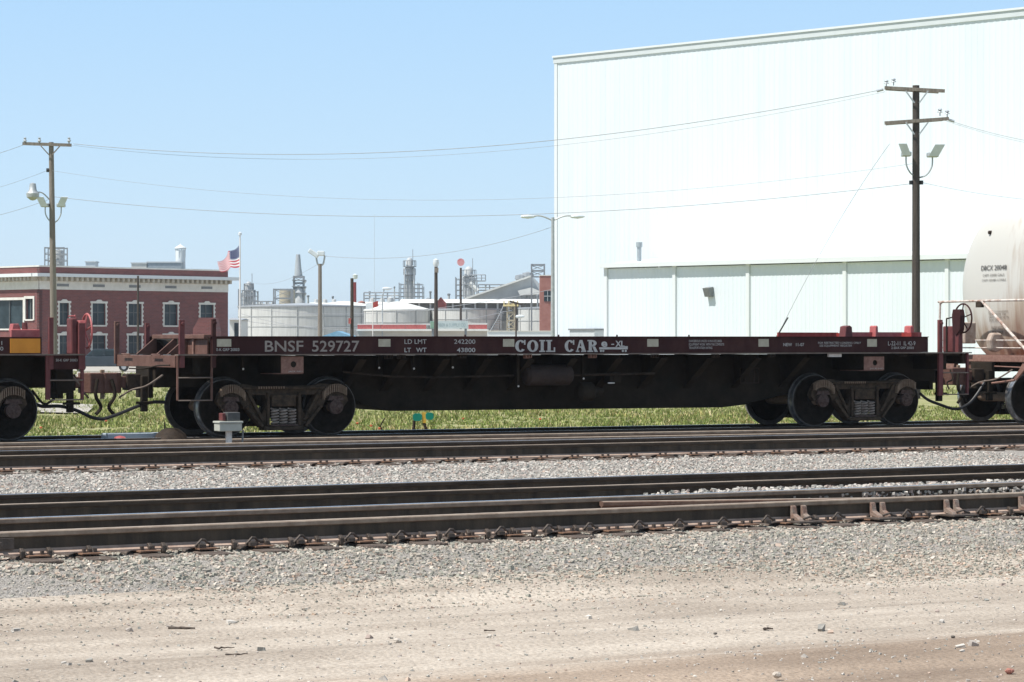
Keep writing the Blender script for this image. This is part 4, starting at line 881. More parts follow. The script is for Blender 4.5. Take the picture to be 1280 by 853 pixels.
MB().add([(Lw, .02, 0), (Lw, Dw, 0), (Lw, Dw, zw - .35), (Lw, .02, zw - .35)], [(0, 1, 2, 3)]).build('wall', wh_white, wr); MB().add([(0, Dw, 0), (Lw, Dw, 0), (Lw, Dw, zw - .35), (0, Dw, zw - .35)], [(0, 1, 2, 3)]).build('wall', wh_white, wr)
MB().box(-.1, Lw + .1, -.16, Dw, zw - .06, zw + .06).build('roof', wh_trim, wr)
MB().box(-.06, Lw, -.09, .0, zw - .42, zw - .06).build('parapet_shade_band', wh_grey, wr)  # grey colour paints the shade line below the roof edge
# lean-to
ly = -5.0; xs0 = WF.x(756, ly); zl = WF.z(757, 331, ly)
pans = [758, 843.5, 935.5, 1056.5, 1184.5, 1330]
for a_, b_ in zip(pans[:-1], pans[1:]):
    ribbed(WF.x(a_, ly) + .12, WF.x(b_, ly) - .12, 0, zl - .25, ly, wh_white, 'wall_panel', wr, .30, .011)
for a_ in pans: x = WF.x(a_, ly); MB().box(x - .12, x + .12, ly - .10, ly + .02, 0, zl - .2).build('downpipe_trim', wh_trim, wr); MB().box(x + .12, x + .16, ly - .06, ly + .01, 0, zl - .2).build('panel_joint', wh_grey, wr)
xe_ = WF.x(1330, ly); MB().box(xs0 - .25, xe_, ly - .38, ly + .2, zl - .2, zl + .06).build('gutter', wh_trim, wr)
MB().add([(xs0, ly + .2, zl + .05), (xe_, ly + .2, zl + .05), (xe_, -.05, zl + .5), (xs0, -.05, zl + .5)], [(0, 1, 2, 3)]).build('lean_to_roof', wh_trim, wr); MB().add([(xs0, ly, 0), (xs0, -.05, 0), (xs0, -.05, zl + .48), (xs0, ly, zl)], [(0, 1, 2, 3)]).build('wall', wh_white, wr)
pipe_g = M('galvanised_pipe', (.32, .36, .38), .5, (.4, .44, .46), 4, metal=.3)
x = WF.x(799, -3); z1 = WF.z(799, 303, -3); m = MB().tube([(x, -3, zl), (x, -3, z1 - .3)], .14, 10); m.tube([(x, -3, z1 - .3), (x, -3, z1)], .2, 10); m.build('vent_pipe', pipe_g, wr, smooth=True)
x = WF.x(888.5, ly); z = WF.z(888, 367, ly); m = MB().prism([(ly - .5, z + .3), (ly - .03, z + .38), (ly - .03, z - .2), (ly - .3, z - .2)], x - .22, x + .22, 0, 'yz'); m.build('wall_lamp', grey_box, wr)
x0, x1 = WF.x(712, -1.5), WF.x(743, -1.5); z1 = WF.z(727, 411, -1.5)
cu = WF.root('ventilation_unit', (x0 + x1) / 2, -1.5, 'light grey louvred unit against the left corner of the white warehouse', 'ventilation unit'); hw = (x1 - x0) / 2
MB().box(-hw, hw, 0, 1.3, 0, z1 - .1).build('casing', M('light_grey_metal', (.5, .53, .53), .6, (.56, .58, .58), 5), cu); MB().box(-hw - .06, hw + .06, -.08, 1.36, z1 - .1, z1).build('cap', grey_box, cu)
for k in range(7): MB().box(-hw + .08, hw - .08, -.03, 0, .3 + k * .28, .4 + k * .28).build('louvre', wh_grey, cu)

# ------------------------------------------------------------------ brick building
brick_m = bpy.data.materials.new('red_brick'); brick_m.use_nodes = True; n = brick_m.node_tree.nodes; l = brick_m.node_tree.links; b = n['Principled BSDF']; b.inputs['Roughness'].default_value = .9
tcn = n.new('ShaderNodeTexCoord'); br = n.new('ShaderNodeTexBrick'); br.inputs['Scale'].default_value = 1; br.inputs['Brick Width'].default_value = .42; br.inputs['Row Height'].default_value = .14; br.inputs['Mortar Size'].default_value = .012
br.inputs['Color1'].default_value = (.20, .058, .050, 1); br.inputs['Color2'].default_value = (.15, .045, .041, 1); br.inputs['Mortar'].default_value = (.18, .12, .11, 1)
mp = n.new('ShaderNodeMapping'); mp.inputs['Rotation'].default_value = (R(90), 0, 0); l.new(tcn.outputs['Object'], mp.inputs[0]); l.new(mp.outputs[0], br.inputs['Vector'])
no = n.new('ShaderNodeTexNoise'); no.inputs['Scale'].default_value = .6; l.new(tcn.outputs['Object'], no.inputs['Vector']); hs = n.new('ShaderNodeHueSaturation'); mr = n.new('ShaderNodeMapRange'); mr.inputs[3].default_value = .75; mr.inputs[4].default_value = 1.25
l.new(no.outputs['Fac'], mr.inputs[0]); l.new(mr.outputs[0], hs.inputs['Value']); l.new(br.outputs[0], hs.inputs['Color']); l.new(hs.outputs[0], b.inputs['Base Color'])
stone_trim = M('cream_stone_trim', (.62, .60, .54), .8, (.72, .70, .64), 1.5, .1)
glass_d = M('dark_window_glass', (.012, .022, .028), .3, (.035, .055, .065), .8, spec=.3)
sash = M('dark_sash', (.09, .10, .10), .6)
qb = P(49, 250); BF = Fr(qb.x, qb.y, R(46), -.5)
bb = BF.root('brick_building', 0, 0, 'two storey red brick building with white bracketed cornice behind the left cars', 'building')
Lb = BF.x(285) ; zc_ = BF.z(49, 341.5); ztop = BF.z(49, 332); Db = 9.5
wins_r = [(80, 17), (123.5, 21.5), (168.5, 21.5), (213.5, 21.5), (258.5, 21.5)]
rows = [(377, 406.5), (417, 443)]
def wall_with_windows(fx, L_, ops, parent, name):
    """fx maps (u, z) on the wall; openings are cut as real recesses"""
    pass
ops = []
for px, w_ in wins_r:
    x0, x1 = BF.x(px - w_/2 + 2.5), BF.x(px + w_/2 - 2.5)
    for a_, b_ in rows: ops.append((x0, x1, BF.z(123, b_) , BF.z(123, a_ + 2.5)))
outer = [(0, 0), (Lb, 0), (Lb, zc_ - .9), (0, zc_ - .9)]
MB().holed(outer, [[(a, max(c, .3)), (b_, max(c, .3)), (b_, d), (a, d)] for a, b_, c, d in ops], 0, .35).build('wall', brick_m, bb)
def window(x0, x1, z0, z1, par, fr_=None):
    f_ = MB(); t_ = .13; z0 = max(z0, .3)
    f_.box(x0 - t_, x0, -.07, .06, z0 - .15, z1); f_.box(x1, x1 + t_, -.07, .06, z0 - .15, z1); f_.box(x0 - t_ - .1, x1 + t_ + .1, -.10, .06, z1, z1 + .2); f_.box(x0, x1, -.09, .06, z0 - .15, z0)
    xm = (x0 + x1) / 2; f_.prism([(xm - .4, z1 + .2), (xm + .4, z1 + .2), (xm + .2, z1 + .36), (xm - .2, z1 + .36)], -.11, .05)
    k = 0; zz = z0
    while zz < z1 - .3: f_.box(x0 - t_ - .1, x0 - t_, -.06, .05, zz, zz + .2); f_.box(x1 + t_, x1 + t_ + .1, -.06, .05, zz, zz + .2); zz += .42
    fo = f_.build('window', stone_trim, par)
    MB().box(x0, x1, .22, .24, z0, z1).build('pane', glass_d, fo)
    s_ = MB(); s_.box(xm - .05, xm + .05, .16, .215, z0, z1); zm = (z0 + z1) / 2; s_.box(x0, x1, .17, .21, zm + .15, zm + .23); s_.build('sash', sash, fo)
for o_ in ops: window(*o_, bb)
# left wing, lit side: built in its own turned part frame through coordinates
LF = Fr(qb.x, qb.y, R(46 + 90), -.5)     # runs away from the corner to the left
lw = bpy.data.objects.new('side_wing', None); C.objects.link(lw); lw.parent = bb; lw.rotation_euler.z = R(90)
Ll = 16
def wl(px): return LF.x(px)
v0, v1 = wl(42), wl(32.5); v2, v3 = wl(29.5), wl(-8)
zf0, zf1 = LF.z(20, 411, 0), LF.z(20, 374, 0)
hol = [[(v0, zf0 + .9), (v1, zf0 + .9), (v1, zf1), (v0, zf1)], [(v2, zf0), (v3, zf0), (v3, zf1 - .1), (v2, zf1 - .1)]]
MB().holed([(0, 0), (Ll, 0), (Ll, zc_ - .9), (0, zc_ - .9)], hol, 0.0, -.35).build('wall', brick_m, lw)
for (a, b_, c, d) in ((v0, v1, zf0 + .9, zf1), (v2, v3, zf0, zf1 - .1)):
    f_ = MB(); f_.box(a - .2, a, -.05, .1, c - .1, d + .25); f_.box(b_, b_ + .2, -.05, .1, c - .1, d + .25); f_.box(a, b_, -.05, .1, d, d + .25); f_.box(a, b_, -.05, .1, c - .15, c)
    fo = f_.build('window', stone_trim, lw)
for a, b_, c, d in ((v0, v1, zf0 + .9, zf1), (v2, v3, zf0, zf1 - .1)):
    MB().box(a, b_, -.24, -.22, c, d).build('pane', glass_d, lw); MB().box((a+b_)/2 - .06, (a+b_)/2 + .06, -.2, -.1, c, d).build('sash', sash, lw)
# cornice: frieze, brackets, shelf, parapet on both faces (outward is -y on the long face, +y on the wing)
def cornice(par, L_, s_, x_in):
    y = lambda v: v * s_
    MB().box(x_in, L_, y(0), y(-.06), zc_ - 1.55, zc_ - .75).build('frieze', stone_trim, par); MB().box(x_in, L_, y(.02), y(.3), zc_ - .9, zc_ - .3).build('frieze_backing', brick_m, par)
    m = MB(); k = .2
    while k < L_ - .2: m.box(k, k + .28, y(-.05), y(-.62), zc_ - .72, zc_ - .36); k += .62
    m.build('cornice_brackets', M('tan_bracket', (.42, .38, .30), .8, (.5, .46, .38), 3), par)
    MB().box(x_in, L_, y(.0), y(-.10), zc_ - .745, zc_ - .34).build('cornice_soffit', M('tan_bracket', (.42, .38, .30), .8), par)
    MB().box(-.8 if s_ > 0 else .1, L_ + .8, y(.02), y(-.85), zc_ - .34, zc_ - .02).build('cornice_shelf', wh_trim, par)
    MB().box(x_in, L_, y(0), y(.35), zc_ - .0, ztop - .12).build('parapet', brick_m, par); MB().box(x_in - .05, L_ + .05, y(-.06), y(.42), ztop - .12, ztop + .02).build('parapet_coping', stone_trim, par)
    m = MB()
    for px in (27, 78, 123, 168, 213, 258):
        if s_ > 0 and px > 49: x = BF.x(px); m.box(x - .7, x + .7, y(-.10), y(-.062), zc_ - 1.25, zc_ - 1.0)
    if m.v: m.build('frieze_vents', grey_box, par)
cornice(bb, Lb, 1, 0); cornice(lw, Ll, -1, .06)
MB().add([(0, 0, ztop - .5), (Lb, 0, ztop - .5), (Lb, Ll, ztop - .5), (0, Ll, ztop - .5)], [(0, 1, 2, 3)]).build('roof', grey_box, bb)
MB().add([(Lb, .1, 0), (Lb, Ll, 0), (Lb, Ll, ztop), (Lb, .1, ztop)], [(0, 1, 2, 3)]).build('wall', brick_m, bb)
# the darker low red wing showing over the coil car's deck
q = P(278, 268); o = MB().prism([(-1.2, 0), (1.1, 0), (1.1, 3.0), (.8, 4.3), (-.6, 4.3), (-1.2, 3.2)], -1, 3).build('brick_annex', brick_m); o.location = (q.x, q.y - 14, -.5); tag(o, 'small brick annex at the right corner of the brick building', 'building')
# things on the brick roof
q = P(188, 262); cu = empty('roof_cupola', (q.x + 2, q.y + 8, ztop - 1.0), R(20), 'white finialed cupola vent standing on the brick building roof', 'cupola'); sc = 270 / F
zr_ = lambda py: ZC - (py - HY) * sc - (ztop - 1.0)
m = MB().tube([(0, 0, 0), (0, 0, zr_(313))], [.55, .5], 12); m.build('drum', wh_trim, cu, smooth=True)
for k in range(6): a = k * 1.047; MB().tube([(.5*math.cos(a), .5*math.sin(a), zr_(322)), (.5*math.cos(a), .5*math.sin(a), zr_(309))], .05, 5).build('post', wh_grey, cu)
MB().lathe([(0, zr_(304)), (.06, zr_(306)), (.35, zr_(308)), (.62, zr_(310)), (.6, zr_(311.5)), (0, zr_(311))], (0, 0, 0), 'z', 14).build('cap', wh_trim, cu, smooth=True)
for i, (px0, px1, y0, y1, lab, mm) in enumerate(((166, 185, 328.5, 334, 'low pale roof unit left of the cupola', stone_trim), (186, 228, 327.5, 335, 'long grey roof unit right of the cupola', pipe_g), (109, 121, 327, 333, 'small white roof hatch between the pole and the cupola', wh_trim))):
    Y = 268; q = P((px0+px1)/2, Y); hw = (px1-px0)/2*Y/F; u = empty('roof_unit', (q.x, q.y, ztop - 1), 0, lab, 'roof unit'); zz = lambda py: ZC - (py-HY)*Y/F - (ztop-1)
    MB().box(-hw, hw, -1, 1, 0, zz(y0) - .12).build('casing', mm, u); MB().box(-hw - .08, hw + .08, -1.08, 1.08, zz(y0) - .12, zz(y0)).build('lid', wh_grey, u)

# ------------------------------------------------------------------ poles
wood = M('weathered_pole_wood', (.17, .14, .115), .9, (.27, .235, .20), 2, .3, stretch=(8, 8, .4)); wood_d = M('dark_pole_wood', (.045, .035, .03), .9, (.085, .068, .058), 2, .3, stretch=(8, 8, .4))
porc = M('porcelain_insulator', (.35, .38, .42), .3, (.5, .52, .55), 10); galv = M('galvanised_steel', (.38, .40, .41), .5, (.5, .52, .53), 6, metal=.3)
lens = M('lamp_lens', (.6, .64, .66), .2, (.7, .74, .76), 3)
class Pole:
    def __init__(s, px, Y, top, w0, w1, mat, label, cat='utility pole', name='utility_pole', base=-.5, lean=0):
        q = P(px, Y); s.Y = Y; s.px = px; s.s = Y / F; s.base = base; s.q = q; s.o = empty(name, (q.x, q.y, base), 0, label, cat, {'utility pole': 'utility poles', 'street lamp': 'street lamps', 'light pole': 'light poles'}.get(cat)); zt_ = s.z(top)
        MB().tube([(lean, 0, 0), (lean * .5, 0, zt_ / 2), (0, 0, zt_)], [w1 * s.s / 2, (w0 + w1) / 4 * s.s, w0 * s.s / 2], 14).build('shaft', mat, s.o, smooth=True)
    def z(s, py): return ZC - (py - HY) * s.s - s.base
    def x(s, px): return (px - s.px) * s.s
    def wpt(s, px, py, dy=0): return Vector((s.q.x + s.x(px), s.Y + dy, s.z(py) + s.base))
def flood(p, x, z, sgn, w_=.5, name='floodlight'):
    w_ *= .8; hs = .32
    m = MB().box(x - w_/2, x + w_/2, -.35, .05, z - .12, z + .05); f_ = m.build(name, galv, p.o, bevel=.03)
    f2 = MB(); f2.add([(x - w_*.45, -.36, z - .1), (x + w_*.45, -.36, z - .1), (x + w_*.5 + sgn * .2, -.5, z + hs), (x - w_*.4 + sgn * .2, -.5, z + hs), (x - w_*.45, -.30, z - .1), (x + w_*.45, -.30, z - .1), (x + w_*.5 + sgn * .2, -.44, z + hs + .02), (x - w_*.4 + sgn * .2, -.44, z + hs + .02)], [(0,1,2,3),(7,6,5,4),(0,4,5,1),(1,5,6,2),(2,6,7,3),(3,7,4,0)]); f2.build('visor', lens, f_)
    MB().tube(smooth_pts([(x, -.1, z - .1), (x + sgn * -.02, -.1, z - .45), (x - sgn * .2, -.05, z - .75), (x - sgn * .45, 0, z - .85)], 5), .03, 6).build('bracket', galv, f_, smooth=True)
# big right pole
p = Pole(1145, 95, 107, 8.5, 11, wood_d, 'tall dark wooden utility pole with two crossarms in front of the white warehouse'); PR = p
for (a0, y0, a1, y1) in ((1105, 110.5, 1180, 114.5), (1105, 154.5, 1185, 149)):
    m = MB()
    for dy in (-.16, .17): m.bar((p.x(a0 + (3 if dy > 0 else 0)), dy, p.z(y0)), (p.x(a1 - (6 if dy > 0 else 0)), dy, p.z(y1)), .09, .12)
    m.build('crossarm', wood, p.o)
    zb_ = (y0 + y1) / 2
    for sg in (-1, 1): MB().bar((p.x(1145 + sg * 14), -.22, p.z(zb_ + 2)), (p.x(1145 + sg * 3), -.2, p.z(zb_ + 17)), .03, .05).build('arm_brace', galv, p.o)
for px, py in ((1108, 103), (1117, 101), (1175, 139), (1184, 141)):
    pr_ = [(.02, -.1), (.02, .05), (.10, .06), (.08, .10), (.03, .12), (.09, .17), (.06, .22), (0, .24)]
    MB().lathe([(r_, h * .8) for r_, h in pr_], (p.x(px), 0, p.z(py) - .1), 'z', 10).build('insulator', porc, p.o, smooth=True)
MB().tube([(p.x(1096), 0, p.z(114)), (p.x(1104), 0, p.z(112))], .05, 8).build('insulator', porc, p.o); MB().tube([(p.x(1186), 0, p.z(150)), (p.x(1193), 0, p.z(152))], .05, 8).build('insulator', porc, p.o)
flood(p, p.x(1132), p.z(192), -1, .42); flood(p, p.x(1165), p.z(193), 1, .5)
for px in (1138.5, 1151.5): MB().tube([(p.x(px), -.05, p.z(226)), (p.x(px), -.05, p.z(231))], .07, 8).build('cable_clamp', black, p.o)
# left pole
p = Pole(64, 120, 178, 6, 9.5, wood, 'grey wooden utility pole with one crossarm and lamps in front of the brick building', lean=.15); PL = p
MB().bar((p.x(29), -.15, p.z(180)), (p.x(90), -.15, p.z(182)), .1, .14).build('crossarm', wood, p.o)
for sg in (-1, 1): MB().bar((p.x(64 + sg * 12), -.2, p.z(183)), (p.x(64 + sg * 2), -.18, p.z(194)), .03, .05).build('arm_brace', wood, p.o)
for px in (32, 50, 87): MB().lathe([(.02, -.1), (.05, 0), (.09, .04), (.05, .12), (.07, .18), (0, .22)], (p.x(px), -.15, p.z(180) + .08), 'z', 10).build('insulator', porc, p.o)
MB().tube([(p.x(58), -.02, p.z(213)), (p.x(62), 0, p.z(213))], .09, 8).build('cable_clamp', black, p.o)
MB().tube(smooth_pts([(p.x(62), 0, p.z(250)), (p.x(57), -.2, p.z(244)), (p.x(52), -.3, p.z(241)), (p.x(46), -.4, p.z(242))], 4), .03, 6).build('lamp_arm', galv, p.o, smooth=True)
MB().lathe([(0, .55), (.14, .5), (.18, .2), (.3, .05), (.28, -.12), (.12, -.25), (0, -.28)], (p.x(43), -.4, p.z(244)), 'z', 14).build('area_lamp', galv, p.o, smooth=True)
flood(p, p.x(57), p.z(256), -1, .45); flood(p, p.x(77), p.z(256), 1, .45)
# others
def lamp_arm(p, x0, y0, x1, y1, head=.5):
    MB().tube(smooth_pts([(p.x(p.px), 0, p.z(y0)), ((p.x(p.px) + p.x(x1)) / 2, 0, p.z(min(y0, y1) - 1)), (p.x(x1), 0, p.z(y1))], 5), .05, 6).build('lamp_arm', galv, p.o, smooth=True)
    MB().lathe([(0, -head), (.09, -head * .8), (.13, 0), (.08, head * .7), (0, head)], (p.x(x1), 0, p.z(y1)), 'x', 10).build('lamp_head', lens, p.o, smooth=True)
p = Pole(691, 150, 272, 4, 6, galv, 'double armed street lamp at the left corner of the white warehouse', 'street lamp', 'street_lamp'); P691 = p
for x1 in (660, 722): lamp_arm(p, 691, 276, x1, 271, .45)
p = Pole(400, 160, 330, 4.5, 6, wood, 'pale wooden pole topped by two floodlights in front of the big storage tank', 'light pole', 'light_pole'); P400 = p
MB().box(p.x(397), p.x(406), -.3, .3, p.z(320), p.z(314)).build('floodlight', lens, p.o, bevel=.05); m = MB().box(-.35, .35, -.2, .2, -.14, .14).build('floodlight', lens, p.o, bevel=.05); m.location = (p.x(392), 0, p.z(317)); m.rotation_euler.y = .6
MB().tube(smooth_pts([(p.x(395), 0, p.z(320)), (p.x(397), 0, p.z(330)), (p.x(400), 0, p.z(332)), (p.x(404), 0, p.z(330)), (p.x(406), 0, p.z(320))], 5), .06, 6).build('bracket', galv, p.o)
p = Pole(440, 150, 348, 4, 5, wood_d, 'dark wooden pole with a red box near its foot, right of the floodlit pole', base=-.5)
MB().box(p.x(436), p.x(439), -.3, -.12, p.z(405), p.z(398)).build('fuse_box', pinkred, p.o); MB().lathe([(0, .18), (.16, .1), (.14, -.1), (0, -.15)], (p.x(444), 0, p.z(346)), 'z', 10).build('lamp_head', lens, p.o)
p = Pole(545, 170, 330, 4, 6, wood_d, 'dark pole with a white lamp cap left of the round tanks', 'light pole', 'light_pole'); MB().lathe([(0, .36), (.18, .26), (.2, .0), (.12, -.2), (0, -.25)], (p.x(545), 0, p.z(330)), 'z', 12).build('lamp_head', lens, p.o, smooth=True); MB().box(p.x(543.5), p.x(548), -.25, .2, p.z(341), p.z(335)).build('ballast_housing', wood, p.o)
p = Pole(576, 250, 335, 2.6, 3.2, wood_d, 'thin dark pole topped by a red and white round sign', 'sign pole', 'sign_pole')
m = MB().lathe([(0, -.05), (.36, -.05), (.36, .05), (0, .05)], (p.x(576), 0, p.z(328)), 'y', 20); m.build('round_sign', M('pink_red_sign', (.55, .12, .14), .6, (.7, .45, .45), 1.2), p.o); 
p = Pole(645, 160, 380, 1.8, 2.6, wood_d, 'thin dark pole in front of the right hand tank', 'utility pole')
MB().bar((p.x(637), 0, p.z(377)), (p.x(653), 0, p.z(381)), .1, .12).build('crossarm', wood_d, p.o); lamp_arm(p, 645, 398, 650, 396, .3)
p = Pole(172.5, 150, 345, 2.4, 3.2, wood_d, 'slim dark pole in front of the brick building facade', 'utility pole')
p = Pole(478, 190, 368, 1.5, 2, galv, 'thin street lamp with a dark head reaching right above the tank roofs', 'street lamp', 'street_lamp'); lamp_arm(p, 478, 372, 484, 361, .4)
p = Pole(468, 480, 268, .35, .6, M('hazy_mast', (.5, .54, .58), .7), 'very thin distant radio mast above the tanks', 'radio mast', 'radio_mast')
# flagpole with flag
p = Pole(300, 200, 294, 1.6, 2.6, white_steel, 'white flagpole beside the brick building', 'flagpole', 'flagpole'); MB().lathe([(0, .2), (.14, .1), (.14, -.06), (0, -.12)], (0, 0, p.z(293)), 'z', 10).build('finial', lens, p.o, smooth=True)
NU, NV = 26, 26; fl = MB(); fl_m = [M('flag_red', (.46, .02, .04), .8, (.52, .03, .05), 3), M('flag_white', (.80, .80, .80), .8, (.84, .84, .84), 3), M('flag_blue', (.02, .035, .13), .8, (.03, .045, .16), 3)]
V = []; W_, H_ = 29 * p.s, 27 * p.s
for i in range(NU + 1):
    for j in range(NV + 1):
        u, v = i / NU, j / NV
        x = -u * W_ ; z = -v * H_ * (1 - .52 * u) - u * 18 * p.s - .25 * math.sin(u * 9 + v) * u
        V.append((x - .1, .22 * math.sin(u * 11 + v * 1.5) * (0.3 + u), z))
Fc = []; mi = []
for i in range(NU):
    for j in range(NV):
        a = i * (NV + 1) + j; Fc.append((a, a + 1, a + NV + 2, a + NV + 1))
        mi.append(2 if (i < NU * .4 and j < NV * 7 / 13 - .01) else (0 if (j // 2) % 2 == 0 else 1))
fl.v = V; fl.f = Fc; fl.m = mi; fo = fl.build('flag', fl_m, smooth=True); fo.location = (p.q.x, p.Y, p.z(307) + p.base); fo.rotation_euler.z = R(-28); tag(fo, 'stars and stripes flag flying left from the white flagpole', 'flag')
sm = MB(); cw, ch_ = .4 * W_, H_ * 7 / 13
for i in range(6):
    for j in range(5):
        u = (i + .5) / 6 * .4; v = (j + .5) / 5 * 7 / 13; x = -u * W_; z = -v * H_ * (1 - .52 * u) - u * 18 * p.s - .25 * math.sin(u * 9 + v) * u; y = .22 * math.sin(u * 11 + v * 1.5) * (.3 + u) - .02
        sm.prism([(x - .1 + .045 * (1 if k % 2 == 0 else .42) * math.sin(k * math.pi / 5), z + .045 * (1 if k % 2 == 0 else .42) * math.cos(k * math.pi / 5)) for k in range(10)], y - .01, y)
sm.build('stars', lens, fo)
# wires
def wire(a, b_, sag, label, r_=.016, parent=None):
    r_ *= .8
    pts = []
    for k in range(41):
        t = k / 40; q = a.lerp(b_, t); q.z -= sag * 4 * t * (1 - t); pts.append(q)
    o = MB().tube([p_ - pts[0] for p_ in pts], r_, 5).build('overhead_wire', M('wire_grey', (.26, .27, .29), .6)); o.location = pts[0]; tag(o, label, 'wire', 'overhead wires'); return o
wire(PL.wpt(92, 180), PR.wpt(1104, 112), 1.25, 'long overhead wire from the left pole crossarm to the top right crossarm')
wire(PL.wpt(86, 181, .2), PR.wpt(1108, 114, .3), 1.42, 'second long overhead wire just below the top one', .008)
wire(PL.wpt(62, 213), PR.wpt(1140, 205), 1.35, 'faint middle wire crossing the sky at half height', .008)
wire(PL.wpt(66, 246), PR.wpt(1138, 230), 1.05, 'lower overhead wire between the two tall poles', .014)
wire(PL.wpt(30, 181), P(-260, 128, 200), .9, 'upper left wire leaving the picture at the crossarm', .014); wire(PL.wpt(60, 213), P(-260, 128, 250), .9, 'middle left wire leaving the picture', .009); wire(PL.wpt(60, 250), P(-260, 128, 275), .9, 'lower left wire leaving the picture', .012)
wire(PR.wpt(1190, 152), P(1600, 92, 160), .9, 'upper wire leaving the big pole to the right', .010); wire(PR.wpt(1180, 149, .3), P(1600, 93, 172), .9, 'second wire leaving the big pole to the right', .007); wire(PR.wpt(1151, 228), P(1600, 92, 232), .7, 'lower wire leaving the big pole to the right', .009)
gw = wire(PR.wpt(1112, 180), P(970, 95, 424), -.35, 'guy wire slanting down left from the big pole', .011); MB().tube([PR.wpt(985, 397) - gw.location, PR.wpt(971, 421) - gw.location], .03, 6).build('guy_guard', black, gw)
wire(P400.wpt(404, 320), P691.wpt(690, 284), .75, 'thin wire from the floodlit pole to the double street lamp', .016); wire(P400.wpt(398, 330), P(306, 280, 350), .8, 'thin wire sloping left from the floodlit pole', .012)
for i, (a_, b_, c_, d_, e_, f_) in enumerate(((300, 384, 700, 360, 1.2, 'first'), (300, 392, 640, 388, 1.5, 'second'), (310, 402, 560, 402, .5, 'third'))):
    wire(P(a_, 260, b_), P(c_, 180, d_), e_, f_ + ' of the low cables strung before the storage tanks', .022)

# ------------------------------------------------------------------ far plant: tanks, towers, sheds
bin_m = M('pale_tank_steel', (.50, .50, .47), .6, (.62, .62, .59), 1.2, .05, stretch=(3, 3, .3)); bin_s = M('tank_seam', (.34, .35, .34), .7); roof_w = M('pale_roof_metal', (.66, .66, .62), .6, (.75, .75, .71), 1); roof_g = M('grey_roof_metal', (.30, .32, .34), .6, (.38, .4, .42), 1)
steel_f = M('far_hazed_steel', (.20, .225, .245), .7, (.29, .31, .33), 1); steel_l = M('far_pale_steel', (.42, .44, .44), .7, (.55, .56, .56), 1)  # first steel lightened, distance haze put into its colour
def far(name, px, Y, label, cat, base=-.5): q = P(px, Y); o = empty(name, (q.x, q.y, base), 0, label, cat); sc = Y / F; return o, sc, (lambda a: (a - px) * sc), (lambda py: ZC - (py - HY) * sc - base)
def tank(px, hw, Y, top, apex, label, rings=3, ribs=6, rm=roof_g, stair=False):
    o, sc, X, Z = far('storage_tank', px, Y, label, 'storage tank'); o['group'] = 'storage tanks behind the train'; r_ = hw * sc; zt_ = Z(top)
    MB().lathe([(r_, 0), (r_, zt_)], (0, 0, 0), 'z', 48).build('shell', bin_m, o, smooth=True)
    MB().lathe([(r_ * 1.015, zt_ - .05), (r_ * 1.015, zt_ + .12), (r_ * .15, Z(apex) - .05), (0, Z(apex))], (0, 0, 0), 'z', 48).build('roof', rm, o, smooth=True)
    m = MB()
    for k in range(1, rings + 1): z = zt_ * k / (rings + 1); m.lathe([(r_ * 1.001, z - .04), (r_ + .05, z - .02), (r_ + .05, z + .02), (r_ * 1.001, z + .04)], (0, 0, 0), 'z', 48)
    for k in range(ribs):
        a = R(200 + k * 140 / max(1, ribs - 1)); m.tube([((r_ + .03) * math.cos(a), (r_ + .03) * math.sin(a), 0), ((r_ + .03) * math.cos(a), (r_ + .03) * math.sin(a), zt_)], .06, 4)
    m.build('seam_bands', bin_s, o)
    if stair:
        s_ = MB()
        for k in range(22): a = R(285 + k * 2.4); z = zt_ * k / 22; s_.box((r_ + .4) * math.cos(a) - .35, (r_ + .4) * math.cos(a) + .35, (r_ + .4) * math.sin(a) - .2, (r_ + .4) * math.sin(a) + .2, z, z + .08)
        s_.tube([((r_ + .75) * math.cos(R(285 + k * 2.4)), (r_ + .75) * math.sin(R(285 + k * 2.4)), zt_ * k / 22 + 1) for k in range(22)], .05, 4); s_.build('stair', steel_f, o)
    return o
tank(378, 80, 330, 384, 379, 'largest pale storage tank, behind the floodlit pole', 4, 7)
tank(497, 42, 300, 388.5, 377, 'white topped storage tank behind the dark lamp pole, centre left', 3, 5, roof_w)
tank(430, 46, 370, 384, 376.5, 'pale domed tank half hidden behind the largest tank', 3, 5, roof_w)
tank(583, 44, 300, 387.5, 385, 'storage tank with a stair at its right side, in the middle', 4, 5, roof_g, True)
tank(688, 40, 310, 386, 383, 'pale tank partly hidden by the street lamp at the warehouse corner', 3, 6)
def shed(px0, px1, Y, wall_py, roof0, roof1, label, wm, rmat, D=14, ang=0, name='shed'):
    cxp = (px0 + px1) / 2; o, sc, X, Z = far(name, cxp, Y, label, 'shed'); o.rotation_euler.z = ang; a, b_ = X(px0), X(px1)
    MB().box(a, b_, 0, D, 0, Z(wall_py)).build('wall', wm, o)
    m = MB(); zz0, zz1, zw_ = Z(roof0), Z(roof1), Z(wall_py)
    m.add([(a - .2, -.6, zw_), (b_ + .2, -.6, zw_), (b_ + .2, D/2, zz1), (a - .2, D/2, zz0), (a - .2, D + .6, zw_), (b_ + .2, D + .6, zw_)], [(0, 1, 2, 3), (3, 2, 5, 4), (0, 3, 4), (1, 5, 2)]); m.build('roof', rmat, o)
    return o, sc, X, Z
red_b = M('dull_red_siding', (.26, .07, .06), .8, (.33, .10, .09), 1); dk = M('open_bay_shade', (.10, .10, .095), .8, (.18, .18, .17), .6)
o, sc, X, Z = shed(500, 676, 345, 379, 373, 373, 'long low shed with a pale roof over a dark open side behind the tanks', dk, roof_w, 16)  # closed front wall, shade of the open bays put into its dark colour
for px in range(510, 676, 14): MB().box(X(px) - .12, X(px) + .12, -.12, -.01, 0, Z(379)).build('post', steel_l, o)
